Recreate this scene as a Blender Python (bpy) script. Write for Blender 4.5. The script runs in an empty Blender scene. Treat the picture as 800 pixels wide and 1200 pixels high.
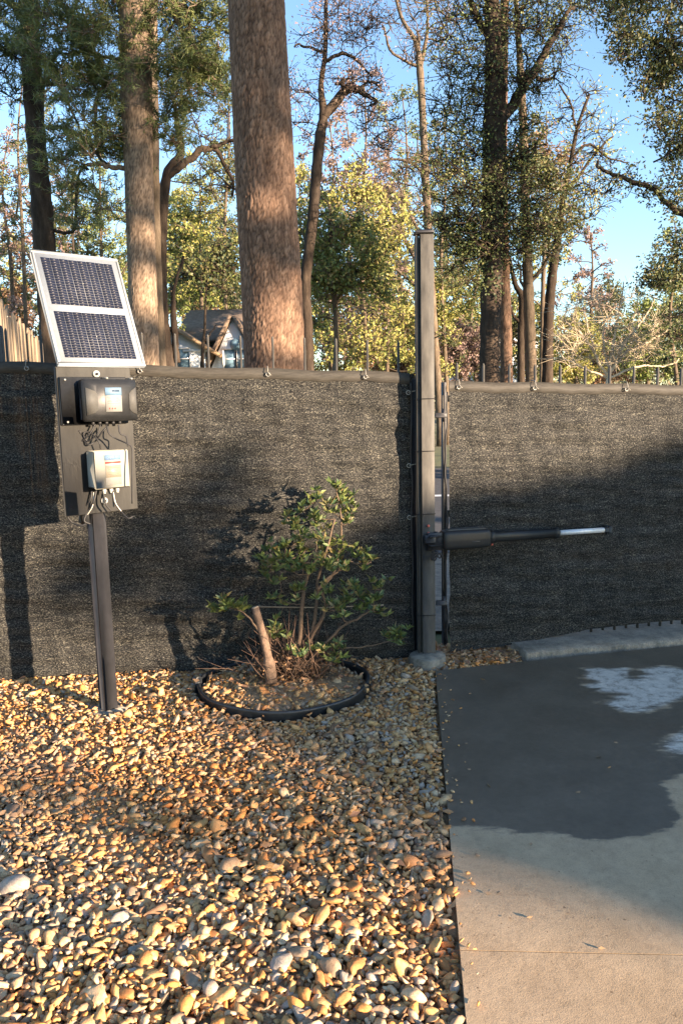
import bpy, bmesh, math, random
import numpy as np
from mathutils import Vector, Matrix

random.seed(7); rng = np.random.default_rng(7)
C = bpy.context.scene
COL = C.collection
R_ = math.radians

# ------------------------------------------------------------------ camera
F, H, PITCH, ROLL = 900.0, 1.60, R_(8.0), R_(1.2)
fwd = np.array([0, math.cos(PITCH), -math.sin(PITCH)]); rt = np.array([1., 0, 0]); up0 = np.cross(rt, fwd)
CR = math.cos(ROLL)*rt - math.sin(ROLL)*up0
CU = math.sin(ROLL)*rt + math.cos(ROLL)*up0
EYE = np.array([0, 0, H])
cam = bpy.data.cameras.new('camera'); camo = bpy.data.objects.new('camera', cam); COL.objects.link(camo)
camo.matrix_world = Matrix(((CR[0], CU[0], -fwd[0], 0), (CR[1], CU[1], -fwd[1], 0), (CR[2], CU[2], -fwd[2], H), (0, 0, 0, 1)))
cam.sensor_fit = 'VERTICAL'; cam.sensor_height = 24; cam.sensor_width = 16; cam.lens = F/1200*24
cam.clip_start = 0.05; cam.clip_end = 3000
C.camera = camo

# ------------------------------------------------------------------ sky, sun, exposure
SUN_AZ = np.array([.807, -.590]); SUN_EL = R_(10.0); TE = math.tan(SUN_EL)
w = bpy.data.worlds.new('World'); C.world = w; w.use_nodes = True
nt = w.node_tree; bg = nt.nodes['Background']
sky = nt.nodes.new('ShaderNodeTexSky'); sky.sky_type = 'NISHITA'; sky.sun_disc = False
sky.sun_elevation = SUN_EL; sky.sun_rotation = math.atan2(SUN_AZ[0], SUN_AZ[1])
sky.air_density = 1.0; sky.dust_density = 0.2; sky.ozone_density = 2.5
hs_ = nt.nodes.new('ShaderNodeHueSaturation'); hs_.inputs['Hue'].default_value = .503; hs_.inputs['Saturation'].default_value = .99; nt.links.new(sky.outputs[0], hs_.inputs['Color']); nt.links.new(hs_.outputs[0], bg.inputs[0]); bg.inputs[1].default_value = 0.098
sl = bpy.data.lights.new('sun', 'SUN'); sl.energy = 5.0; sl.angle = R_(0.5); sl.color = (1.0, .76, .54)
so = bpy.data.objects.new('sun', sl); COL.objects.link(so)
sd = Vector((SUN_AZ[0]*math.cos(SUN_EL), SUN_AZ[1]*math.cos(SUN_EL), math.sin(SUN_EL)))
so.rotation_euler = sd.to_track_quat('Z', 'Y').to_euler()
C.view_settings.view_transform = 'Standard'; C.view_settings.look = 'None'
C.view_settings.exposure = 2.28; C.view_settings.gamma = 1.0

# ------------------------------------------------------------------ helpers
def ray(x, y): return fwd + CR*(x-400)/F + CU*(600-y)/F
def ground(x, y, z=0.):
    r = ray(x, y); return EYE + r*(z-H)/r[2]
def at(x, y, Y):
    """world point at distance Y (metres north of the viewer) along a sight line"""
    r = ray(x, y); return EYE + r*Y/r[1]

class MB:
    def __init__(s): s.v = []; s.f = []; s.n = 0; s.fv = []; s.attr = []
    def add(s, v, f):
        v = np.asarray(v, float); s.v.append(v)
        f = np.asarray(f, int); s.f.append(f + s.n); s.n += len(v)
        return s
    def box(s, c, size, M=None, bev=0.0):
        x, y, z = [d/2 for d in size]
        if bev <= 0:
            v = np.array([(i, j, k) for i in (-x, x) for j in (-y, y) for k in (-z, z)], float)
            f = [(0, 1, 3, 2), (4, 6, 7, 5), (0, 4, 5, 1), (2, 3, 7, 6), (0, 2, 6, 4), (1, 5, 7, 3)]
        else:
            b = bev; v = []; idx = {}
            for sx in (-1, 1):
                for sy in (-1, 1):
                    for sz in (-1, 1):
                        for a in range(3):
                            p = [sx*(x-b), sy*(y-b), sz*(z-b)]; p[a] = (sx, sy, sz)[a]*(x, y, z)[a]
                            idx[(sx, sy, sz, a)] = len(v); v.append(p)
            f = []
            for a in range(3):
                o = [i for i in range(3) if i != a]
                for sg in (-1, 1):
                    q = []
                    for t in ((-1, -1), (1, -1), (1, 1), (-1, 1)):
                        k = [0, 0, 0]; k[a] = sg; k[o[0]] = t[0]; k[o[1]] = t[1]; q.append(idx[(k[0], k[1], k[2], a)])
                    f.append(tuple(q))
            for a in range(3):
                o = [i for i in range(3) if i != a]
                for t in ((-1, -1), (1, -1), (1, 1), (-1, 1)):
                    k = [0, 0, 0]; k[o[0]] = t[0]; k[o[1]] = t[1]
                    k0 = list(k); k0[a] = -1; k1 = list(k); k1[a] = 1
                    f.append((idx[(*k0, o[0])], idx[(*k1, o[0])], idx[(*k1, o[1])], idx[(*k0, o[1])]))
            v = np.array(v, float)
            tri = [tuple(idx[(sx, sy, sz, a)] for a in range(3)) + (idx[(sx, sy, sz, 2)],) for sx in (-1, 1) for sy in (-1, 1) for sz in (-1, 1)]
            s.fv += [(t[0]+s.n, t[1]+s.n, t[2]+s.n) for t in tri]
        if M is not None: v = v @ np.asarray(M, float).T
        return s.add(v + np.asarray(c, float), f)
    def tube(s, pts, rad, k=8, cap=True):
        pts = np.asarray(pts, float); n = len(pts)
        rad = np.full(n, rad) if np.isscalar(rad) else np.asarray(rad, float)
        T = np.gradient(pts, axis=0); T /= np.linalg.norm(T, axis=1)[:, None] + 1e-12
        a = np.array([0, 0, 1.]) if abs(T[0][2]) < .9 else np.array([1., 0, 0])
        N = np.zeros((n, 3)); N[0] = np.cross(T[0], a); N[0] /= np.linalg.norm(N[0])
        for i in range(1, n):
            q = N[i-1] - T[i]*(N[i-1] @ T[i]); l = np.linalg.norm(q); N[i] = q/l if l > 1e-9 else N[i-1]
        B = np.cross(T, N)
        th = np.arange(k)*2*math.pi/k
        v = pts[:, None] + rad[:, None, None]*(np.cos(th)[None, :, None]*N[:, None] + np.sin(th)[None, :, None]*B[:, None])
        i = np.arange(n-1)[:, None]*k; j = np.arange(k)[None]; j2 = (j+1) % k
        f = np.stack([i+j, i+j2, i+k+j2, i+k+j], -1).reshape(-1, 4)
        if cap:
            s.fv += [tuple(s.n + q for q in range(k))[::-1], tuple(s.n + (n-1)*k + q for q in range(k))]
        return s.add(v.reshape(-1, 3), f)
    def grid(s, P):
        a, b = P.shape[:2]
        i = np.arange(a-1)[:, None]*b; j = np.arange(b-1)[None]
        f = np.stack([i+j, i+j+1, i+b+j+1, i+b+j], -1).reshape(-1, 4)
        return s.add(P.reshape(-1, 3), f)
    def poly(s, pts, z0, z1):
        """vertical prism over a convex-ish outline"""
        n = len(pts); v = [(p[0], p[1], z0) for p in pts] + [(p[0], p[1], z1) for p in pts]
        s.fv += [tuple(s.n+i for i in range(n))[::-1], tuple(s.n+n+i for i in range(n))]
        return s.add(v, [(i, (i+1) % n, n+(i+1) % n, n+i) for i in range(n)])
    def build(s, name, m, parent=None, smooth=False, attrs=None, loc=None):
        me = bpy.data.meshes.new(name)
        v = np.concatenate(s.v) if s.v else np.zeros((0, 3))
        if parent is not None and not isinstance(parent, str):
            inv = np.array(parent.matrix_basis.inverted()); pp = parent.parent
            if pp is not None: inv = inv @ np.array(pp.matrix_basis.inverted())
            v = v @ inv[:3, :3].T + inv[:3, 3]
        me.vertices.add(len(v)); me.vertices.foreach_set('co', v.astype(np.float32).ravel())
        groups = [f for f in s.f if len(f)]
        li = []; ls = []; pos = 0
        for f in groups:
            k = f.shape[1]; li.append(f.ravel()); ls.append(pos + np.arange(len(f))*k); pos += f.size
        for f in s.fv:
            li.append(np.array(f)); ls.append(np.array([pos])); pos += len(f)
        li = np.concatenate(li); ls = np.concatenate(ls)
        me.loops.add(len(li)); me.loops.foreach_set('vertex_index', li.astype(np.int32))
        me.polygons.add(len(ls)); me.polygons.foreach_set('loop_start', ls.astype(np.int32))
        me.update(calc_edges=True); me.validate()
        if smooth: me.polygons.foreach_set('use_smooth', np.ones(len(me.polygons), bool))
        if attrs:
            for an, av in attrs.items():
                at_ = me.attributes.new(an, 'FLOAT', 'POINT'); at_.data.foreach_set('value', np.asarray(av, np.float32))
        if m: me.materials.append(m)
        o = bpy.data.objects.new(name, me); COL.objects.link(o)
        if parent is not None: o.parent = parent
        return o

def tag(o, label=None, cat=None, group=None, kind=None):
    if label: o['label'] = label
    if cat: o['category'] = cat
    if group: o['group'] = group
    if kind: o['kind'] = kind
    return o
def empty(name, loc, label, cat, group=None, rz=0, M=None):
    o = bpy.data.objects.new(name, None); COL.objects.link(o); o.location = loc; o.rotation_euler = (0, 0, rz); o.empty_display_size = .1
    if M is not None:
        o.matrix_basis = M
    else:
        o.matrix_basis = Matrix.Translation(loc) @ Matrix.Rotation(rz, 4, 'Z')
    return tag(o, label, cat, group)
def fixnormals(o):
    bm = bmesh.new(); bm.from_mesh(o.data); bmesh.ops.recalc_face_normals(bm, faces=bm.faces); bm.to_mesh(o.data); bm.free(); return o

# ------------------------------------------------------------------ materials
def newmat(name):
    m = bpy.data.materials.new(name); m.use_nodes = True
    nt = m.node_tree; b = nt.nodes['Principled BSDF']; return m, nt, b
def N(nt, t, **kw):
    n = nt.nodes.new(t)
    for k, v in kw.items():
        if k in n.inputs.keys() if hasattr(n.inputs, 'keys') else False: n.inputs[k].default_value = v
        else: setattr(n, k, v)
    return n
def ramp(nt, fac, stops, interp='LINEAR'):
    r = nt.nodes.new('ShaderNodeValToRGB'); r.color_ramp.interpolation = interp
    e = r.color_ramp.elements
    while len(e) < len(stops): e.new(0.5)
    for i, (p, c) in enumerate(stops): e[i].position = p; e[i].color = (*c, 1)
    nt.links.new(fac, r.inputs[0]); return r.outputs[0]
def noise(nt, scale, detail=4, rough=.6, stretch=(1, 1, 1), coord='Object', rot=(0, 0, 0)):
    tc = nt.nodes.new('ShaderNodeTexCoord'); mp = nt.nodes.new('ShaderNodeMapping'); mp.inputs['Scale'].default_value = stretch; mp.inputs['Rotation'].default_value = rot
    n = nt.nodes.new('ShaderNodeTexNoise'); n.inputs['Scale'].default_value = scale; n.inputs['Detail'].default_value = detail; n.inputs['Roughness'].default_value = rough
    nt.links.new(tc.outputs[coord], mp.inputs[0]); nt.links.new(mp.outputs[0], n.inputs['Vector']); return n.outputs['Fac']
def bump(nt, b, h, strength=.3, dist=.01):
    bp = nt.nodes.new('ShaderNodeBump'); bp.inputs['Strength'].default_value = strength; bp.inputs['Distance'].default_value = dist
    nt.links.new(h, bp.inputs['Height']); nt.links.new(bp.outputs[0], b.inputs['Normal'])
def mix(nt, fac, a, b, mode='MIX'):
    m = nt.nodes.new('ShaderNodeMix'); m.data_type = 'RGBA'; m.blend_type = mode
    for sock, v in ((m.inputs[0], fac), (m.inputs[6], a), (m.inputs[7], b)):
        if isinstance(v, (int, float)): sock.default_value = v
        elif isinstance(v, tuple): sock.default_value = (*v, 1)
        else: nt.links.new(v, sock)
    return m.outputs[2]
def simple(name, col, rough=.5, var=.25, scale=20, metal=0., bmp=.15, stretch=(1, 1, 1), spec=.5, bd=.003):
    m, nt, b = newmat(name)
    n = noise(nt, scale, 5, .65, stretch)
    lo = tuple(c*(1-var) for c in col); hi = tuple(min(1, c*(1+var)) for c in col)
    nt.links.new(ramp(nt, n, [(.3, lo), (.7, hi)]), b.inputs['Base Color'])
    b.inputs['Roughness'].default_value = rough; b.inputs['Metallic'].default_value = metal; b.inputs['Specular IOR Level'].default_value = spec
    if bmp: bump(nt, b, n, bmp, bd)
    return m

MAT = {}
MAT['black_steel'] = simple('black_steel', (.018, .018, .02), .45, .4, 60)
MAT['dark_post'] = simple('dark_post', (.016, .016, .018), .5, .5, 14, stretch=(1, 1, .4))
MAT['gate_post'] = simple('gate_post_paint', (.048, .045, .038), .65, .5, 30, stretch=(1, 1, .22), bmp=.3)
MAT['board'] = simple('weathered_board', (.032, .031, .027), .75, .3, 18, stretch=(1, 1, .3), bmp=.3)
MAT['black_plastic'] = simple('black_plastic', (.014, .015, .016), .42, .2, 30, spec=.35)
MAT['grey_plastic'] = simple('grey_plastic', (.06, .06, .056), .75, .15, 30)
MAT['white_plastic'] = simple('white_plastic', (.25, .245, .205), .5, .06, 9, bmp=.03)
MAT['white_paint'] = simple('white_paint', (.35, .35, .33), .5, .08, 20)
MAT['frame_alu'] = simple('anodised_frame', (.21, .235, .26), .45, .08, 40, bmp=.05)
MAT['grid'] = simple('cell_grid', (.12, .13, .15), .6, .1, 40, bmp=0)
MAT['steel_rod'] = simple('polished_rod', (.62, .64, .66), .35, .1, 60, metal=.25, bmp=.02)
MAT['zinc'] = simple('zinc', (.28, .28, .26), .45, .2, 60, metal=.5)
MAT['rust'] = simple('red_cap', (.5, .12, .08), .6, .2, 60)
MAT['cord'] = simple('rubber_cord', (.012, .012, .013), .6, .3, 60)
MAT['white_cord'] = simple('white_cord', (.5, .48, .42), .6, .2, 60)
MAT['label_white'] = simple('label_white', (.23, .235, .225), .5, .05, 50, bmp=0)
MAT['label_blue'] = simple('label_blue', (.12, .20, .29), .5, .08, 50, bmp=0)
MAT['ink_blue'] = simple('ink_blue', (.008, .06, .22), .5, .1, 50, bmp=0)
MAT['ink_dark'] = simple('ink_dark', (.01, .02, .045), .5, .1, 50, bmp=0)
MAT['ink_red'] = simple('ink_red', (.32, .03, .02), .5, .1, 50, bmp=0)
MAT['ink_grey'] = simple('ink_grey', (.08, .08, .075), .5, .1, 50, bmp=0)
MAT['label_cream'] = simple('label_cream', (.22, .195, .15), .5, .1, 50, bmp=0)
MAT['footing'] = simple('footing_concrete', (.20, .18, .145), .9, .5, 22, bmp=.9, bd=.01)
MAT['bare_soil'] = simple('soil', (.26, .17, .09), .95, .5, 40, bmp=.6, bd=.01)
MAT['edging'] = simple('edging_plastic', (.022, .026, .03), .45, .4, 18)
MAT['house_white'] = simple('house_paint', (.62, .66, .68), .8, .07, 4)
MAT['roof_brown'] = simple('roof_shingle', (.16, .115, .08), .9, .4, 6, bmp=.5, bd=.03)
MAT['roof_tan'] = simple('roof_shingle_tan', (.24, .165, .095), .9, .35, 6, bmp=.5, bd=.03)
MAT['window_glass'] = simple('window_glass', (.12, .2, .26), .1, .3, 1, bmp=0)
MAT['chimney_white'] = simple('chimney_white', (.7, .7, .7), .8, .1, 4)
MAT['tie'] = simple('zip_tie', (.2, .19, .16), .5, .2, 50)
MAT['asphalt'] = simple('asphalt', (.06, .06, .063), .9, .3, 12)
MAT['line_white'] = simple('road_paint', (.7, .7, .68), .7, .1, 12)

def board_wood():
    m, nt, b = newmat('cedar_board')
    n = noise(nt, 7, 6, .7, (5, 5, .6)); n2 = noise(nt, 1.3, 3, .5)
    c = ramp(nt, n, [(.25, (.10, .07, .04)), (.5, (.25, .185, .115)), (.75, (.36, .28, .19))])
    c = mix(nt, n2, c, (.20, .165, .12), 'MIX')
    oi = nt.nodes.new('ShaderNodeObjectInfo')
    v = ramp(nt, oi.outputs['Random'], [(0, (.7, .7, .7)), (1, (1.15, 1.1, 1.05))])
    c = mix(nt, 1.0, c, v, 'MULTIPLY'); nt.links.new(c, b.inputs['Base Color']); b.inputs['Roughness'].default_value = .85
    bump(nt, b, n, .5, .004); return m
MAT['board_wood'] = board_wood()

def screen_mat():
    m, nt, b = newmat('knitted_screen')
    fine = noise(nt, 135, 3, .7, (.8, .8, 1.9)); mid = noise(nt, 22, 5, .72, (.32, .32, 2.8)); big = noise(nt, 2.2, 3, .5)
    c = ramp(nt, fine, [(.36, (.0025, .003, .004)), (.49, (.020, .0205, .021)), (.60, (.072, .071, .063)), (.73, (.31, .30, .25))])
    c2 = ramp(nt, mid, [(.36, (.5, .51, .53)), (.5, (.9, .9, .9)), (.66, (1.35, 1.32, 1.25))])  # long streaks paint the lit and dark lines of creases into the colour
    c = mix(nt, 1.0, c, c2, 'MULTIPLY')
    c3 = ramp(nt, big, [(.3, (.8, .8, .8)), (.7, (1.1, 1.08, 1.04))]); c = mix(nt, 1.0, c, c3, 'MULTIPLY')
    nt.links.new(c, b.inputs['Base Color']); b.inputs['Roughness'].default_value = .7; b.inputs['Specular IOR Level'].default_value = .12
    s = nt.nodes.new('ShaderNodeMath'); s.operation = 'ADD'; nt.links.new(fine, s.inputs[0]); nt.links.new(mid, s.inputs[1])
    bump(nt, b, s.outputs[0], .55, .006)
    tr = nt.nodes.new('ShaderNodeBsdfTransparent'); ms = nt.nodes.new('ShaderNodeMixShader'); ms.inputs[0].default_value = .012
    out = nt.nodes['Material Output']; nt.links.new(b.outputs[0], ms.inputs[1]); nt.links.new(tr.outputs[0], ms.inputs[2]); nt.links.new(ms.outputs[0], out.inputs[0])
    return m
MAT['screen'] = screen_mat()
MAT['hem'] = simple('screen_hem', (.045, .041, .034), .65, .35, 50, stretch=(.3, .3, 2), bmp=.4, spec=.25)

def cell_mat():
    m, nt, b = newmat('solar_cell')
    n = noise(nt, 25, 3, .5)
    nt.links.new(ramp(nt, n, [(.3, (.006, .008, .018)), (.7, (.011, .014, .03))]), b.inputs['Base Color'])
    b.inputs['Roughness'].default_value = .35; b.inputs['Specular IOR Level'].default_value = .3; return m
MAT['cell'] = cell_mat()

def stone_mat():
    m, nt, b = newmat('river_stone')
    g = nt.nodes.new('ShaderNodeNewGeometry'); r = g.outputs['Random Per Island']
    c = ramp(nt, r, [(0, (.60, .34, .145)), (.13, (.62, .42, .23)), (.26, (.48, .23, .085)), (.36, (.62, .47, .30)), (.46, (.60, .29, .09)),
                     (.57, (.34, .25, .17)), (.66, (.58, .36, .16)), (.77, (.22, .13, .07)), (.86, (.38, .33, .28)), (.92, (.62, .39, .165))], 'CONSTANT')
    n = noise(nt, 45, 5, .7); n2 = noise(nt, 260, 3, .7)
    c = mix(nt, 1.0, c, ramp(nt, n, [(.3, (.62, .58, .52)), (.7, (1.18, 1.15, 1.1))]), 'MULTIPLY')
    c = mix(nt, 1.0, c, ramp(nt, n2, [(.3, (.8, .8, .8)), (.7, (1.08, 1.08, 1.08))]), 'MULTIPLY')
    # two broad drifts of greyer stone
    n3 = noise(nt, 1.1, 2, .5); c = mix(nt, ramp(nt, n3, [(.5, (0, 0, 0)), (.72, (.35, .35, .35))]), c, (.31, .28, .25))
    n4 = noise(nt, .8, 2, .5, (1, 1, 1), rot=(0, 0, 1)); c = mix(nt, 1.0, c, ramp(nt, n4, [(.38, (1.08, .93, .78)), (.6, (1, 1, 1))]), 'MULTIPLY')
    nt.links.new(c, b.inputs['Base Color']); b.inputs['Roughness'].default_value = .72; b.inputs['Specular IOR Level'].default_value = .35
    bump(nt, b, n, .5, .006); return m
MAT['stone'] = stone_mat()

def concrete_mat(name, wet=True):
    m, nt, b = newmat(name)
    n1 = noise(nt, 3.2, 6, .65); n2 = noise(nt, 38, 5, .7); n3 = noise(nt, 230, 3, .8)
    dry = ramp(nt, n1, [(.3, (.38, .275, .17)), (.7, (.50, .365, .225))])
    dry = mix(nt, 1.0, dry, ramp(nt, n2, [(.28, (.80, .79, .78)), (.5, (1, 1, 1)), (.75, (1.08, 1.07, 1.06))]), 'MULTIPLY')
    dry = mix(nt, 1.0, dry, ramp(nt, n3, [(.3, (.72, .72, .72)), (.48, (1, 1, 1)), (.7, (1.14, 1.13, 1.1))]), 'MULTIPLY')
    # stains, trowel sweep and hairline scuffs
    st = ramp(nt, noise(nt, 1.7, 7, .75), [(.42, (1, 1, 1)), (.56, (.90, .885, .86)), (.7, (.80, .78, .74))]); dry = mix(nt, 1.0, dry, st, 'MULTIPLY')
    sw = ramp(nt, noise(nt, 5, 6, .7, (1, .12, 1), rot=(0, 0, .5)), [(.3, (.93, .93, .93)), (.6, (1.04, 1.04, 1.04))]); dry = mix(nt, 1.0, dry, sw, 'MULTIPLY')
    sp_ = ramp(nt, noise(nt, 60, 2, .5), [(.24, (.45, .42, .38)), (.30, (1, 1, 1))]); dry = mix(nt, 1.0, dry, sp_, 'MULTIPLY')
    b.inputs['Roughness'].default_value = .85
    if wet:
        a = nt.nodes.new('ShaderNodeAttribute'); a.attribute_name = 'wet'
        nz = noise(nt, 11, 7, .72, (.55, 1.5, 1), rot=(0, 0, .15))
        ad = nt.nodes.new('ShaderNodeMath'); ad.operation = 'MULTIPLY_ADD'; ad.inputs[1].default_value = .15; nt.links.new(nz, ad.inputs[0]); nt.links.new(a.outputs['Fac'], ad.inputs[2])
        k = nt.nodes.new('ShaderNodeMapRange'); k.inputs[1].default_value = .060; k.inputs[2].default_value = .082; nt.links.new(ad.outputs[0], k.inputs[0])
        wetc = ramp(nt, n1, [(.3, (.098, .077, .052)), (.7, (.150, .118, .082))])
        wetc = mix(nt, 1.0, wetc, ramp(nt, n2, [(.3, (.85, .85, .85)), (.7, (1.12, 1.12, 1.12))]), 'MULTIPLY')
        # dry islands: sky reflection painted in as a paler mottled colour
        isl = nt.nodes.new('ShaderNodeAttribute'); isl.attribute_name = 'sky_sheen'
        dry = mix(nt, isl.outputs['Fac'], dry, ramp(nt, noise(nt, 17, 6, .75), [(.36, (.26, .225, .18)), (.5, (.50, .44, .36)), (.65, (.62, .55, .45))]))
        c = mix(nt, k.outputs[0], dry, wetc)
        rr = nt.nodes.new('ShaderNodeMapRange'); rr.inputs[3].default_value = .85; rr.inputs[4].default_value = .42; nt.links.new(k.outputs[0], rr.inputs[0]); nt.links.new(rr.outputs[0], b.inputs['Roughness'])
    else: c = dry
    nt.links.new(c, b.inputs['Base Color']); 
    s = nt.nodes.new('ShaderNodeMath'); s.operation = 'ADD'; nt.links.new(n2, s.inputs[0]); nt.links.new(n3, s.inputs[1])
    bump(nt, b, s.outputs[0], .35, .003); return m
MAT['drive'] = concrete_mat('driveway_concrete'); MAT['apron'] = simple('apron_concrete', (.24, .205, .16), .9, .42, 9, bmp=.9, bd=.02)
_n = MAT['apron'].node_tree; _c = [x for x in _n.nodes if x.type == 'VALTORGB'][0]; _f = noise(_n, 120, 4, .8); _m = mix(_n, 1.0, _c.outputs[0], ramp(_n, _f, [(.3, (.55, .55, .55)), (.6, (1.15, 1.12, 1.08))]), 'MULTIPLY'); _n.links.new(_m, _n.nodes['Principled BSDF'].inputs['Base Color'])

def bark_mat(name, lo, mid, hi, groove=True, sc=14):
    m, nt, b = newmat(name)
    n = noise(nt, sc, 6, .72, (1, 1, .28)); n2 = noise(nt, 1.1, 3, .5)
    c = ramp(nt, n, [(.3, lo), (.5, mid), (.72, hi)])
    c = mix(nt, 1.0, c, ramp(nt, n2, [(.3, (.8, .82, .86)), (.7, (1.12, 1.08, 1.02))]), 'MULTIPLY')
    if groove:
        a = nt.nodes.new('ShaderNodeAttribute'); a.attribute_name = 'groove'
        c = mix(nt, a.outputs['Fac'], c, tuple(x*.22 for x in mid))
        g = nt.nodes.new('ShaderNodeAttribute'); g.attribute_name = 'plate'
        c = mix(nt, 1.0, c, ramp(nt, g.outputs['Fac'], [(0, (.78, .76, .74)), (1, (1.2, 1.16, 1.1))]), 'MULTIPLY')
    nt.links.new(c, b.inputs['Base Color']); b.inputs['Roughness'].default_value = .92; b.inputs['Specular IOR Level'].default_value = .2
    bump(nt, b, n, .9, .02 if not groove else .008); return m
MAT['bark_pine'] = bark_mat('pine_bark', (.085, .053, .037), (.165, .108, .078), (.25, .175, .13))
MAT['bark_pale'] = bark_mat('pale_pine_bark', (.12, .088, .065), (.21, .16, .12), (.30, .235, .18))
MAT['bark_dark'] = bark_mat('dark_bark', (.018, .013, .010), (.042, .031, .023), (.085, .064, .047), False, 9)
MAT['bark_grey'] = bark_mat('grey_bark', (.05, .04, .03), (.11, .085, .06), (.19, .15, .11), False, 9)
MAT['bark_tan'] = bark_mat('tan_bark', (.32, .26, .18), (.46, .39, .28), (.6, .52, .4), False, 9)
MAT['twig'] = simple('bush_twig', (.12, .08, .05), .85, .4, 60)
MAT['stub'] = simple('bush_stub', (.14, .092, .062), .9, .55, 22, bmp=1.0, bd=.01)
MAT['cut_wood'] = simple('cut_wood', (.36, .28, .19), .8, .2, 60)

def leaf_mat(name, cols, trans=.25, rough=.55):
    m, nt, b = newmat(name)
    g = nt.nodes.new('ShaderNodeNewGeometry')
    n = len(cols); c = ramp(nt, g.outputs['Random Per Island'], [(i/(n-1), k) for i, k in enumerate(cols)])
    nt.links.new(c, b.inputs['Base Color']); b.inputs['Roughness'].default_value = rough; b.inputs['Specular IOR Level'].default_value = .35
    t = nt.nodes.new('ShaderNodeBsdfTranslucent'); nt.links.new(c, t.inputs[0])
    ms = nt.nodes.new('ShaderNodeMixShader'); ms.inputs[0].default_value = trans; out = nt.nodes['Material Output']
    nt.links.new(b.outputs[0], ms.inputs[1]); nt.links.new(t.outputs[0], ms.inputs[2]); nt.links.new(ms.outputs[0], out.inputs[0]); return m
MAT['leaf_bush'] = leaf_mat('azalea_leaf', [(.07, .11, .035), (.12, .16, .045), (.19, .21, .06), (.06, .11, .05), (.28, .20, .08)], .2, .4)
MAT['leaf_oak'] = leaf_mat('oak_leaf', [(.045, .07, .03), (.09, .11, .035), (.14, .14, .045), (.05, .08, .045), (.20, .16, .06)])
MAT['leaf_dark'] = leaf_mat('ivy_leaf', [(.035, .06, .03), (.06, .09, .035), (.11, .13, .045), (.05, .075, .045), (.16, .16, .06)])
MAT['leaf_yellow'] = leaf_mat('yellow_leaf', [(.25, .27, .07), (.36, .35, .09), (.18, .22, .06), (.42, .36, .11), (.28, .24, .10)])
MAT['leaf_brown'] = leaf_mat('brown_leaf', [(.22, .12, .07), (.30, .17, .10), (.18, .12, .09), (.34, .22, .13), (.2, .15, .07)])
MAT['leaf_mid'] = leaf_mat('evergreen_leaf', [(.14, .18, .05), (.22, .25, .07), (.10, .14, .045), (.30, .30, .09), (.30, .22, .09)])
MAT['leaf_mixed'] = leaf_mat('live_oak_leaf', [(.08, .12, .045), (.13, .17, .055), (.21, .23, .07), (.10, .135, .06), (.30, .27, .10)])
MAT['loose_leaf'] = leaf_mat('loose_leaf', [(.22, .13, .07), (.32, .22, .13), (.16, .10, .06)], .05, .7)
MAT['leaf_wood'] = leaf_mat('distant_wood', [(.16, .12, .07), (.12, .12, .05), (.2, .16, .09), (.08, .09, .04), (.18, .13, .09)])
MAT['leaf_pink'] = leaf_mat('dry_leaf', [(.22, .15, .13), (.30, .20, .18), (.15, .11, .10), (.35, .24, .20), (.2, .17, .1)])
MAT['needle_dark'] = leaf_mat('pine_needles', [(.06, .085, .03), (.10, .13, .04), (.16, .18, .06), (.07, .095, .04)], .15)
MAT['needle_light'] = leaf_mat('young_pine_needles', [(.15, .19, .04), (.22, .25, .055), (.10, .14, .035), (.18, .2, .07)], .2)
MAT['litter'] = leaf_mat('fallen_leaf', [(.25, .12, .06), (.36, .20, .10), (.42, .27, .14), (.2, .10, .06), (.5, .33, .18)], .1)

def lawn_mat():
    m, nt, b = newmat('far_grass')
    n = noise(nt, 1.2, 6, .7); n2 = noise(nt, .09, 3, .5)
    c = ramp(nt, n, [(.3, (.06, .075, .03)), (.6, (.12, .14, .05)), (.8, (.2, .16, .09))])
    c = mix(nt, ramp(nt, n2, [(.4, (0, 0, 0)), (.6, (.7, .7, .7))]), c, (.17, .125, .07))
    nt.links.new(c, b.inputs['Base Color']); b.inputs['Roughness'].default_value = .95; bump(nt, b, n, .6, .05); return m
MAT['lawn'] = lawn_mat()

# ------------------------------------------------------------------ setting: ground, driveway, road
g = MB(); P = []
xs = [-900, -60, -8, -4, 0, 4, 8, 60, 900]; ys = [-900, -60, -6, 0, 4, 8, 30, 120, 900]
g.grid(np.array([[(x, y, -.055) for x in xs] for y in ys]))
tag(g.build('ground', MAT['lawn']), kind='structure')
# soil bed under the stones
g = MB(); g.grid(np.array([[(x, y, -.020 + .006*math.sin(x*7+y*5)) for x in np.linspace(-4.2, 1.15, 60)] for y in np.linspace(-2.5, 4.95, 60)]))
tag(g.build('gravel_bed', MAT['bare_soil']), kind='structure')

EDGE0 = ground(510, 790); EDGE1 = ground(546, 1200)
def edge_x(y): return EDGE0[0] + (EDGE1[0]-EDGE0[0])*(y-EDGE0[1])/(EDGE1[1]-EDGE0[1])
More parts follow.
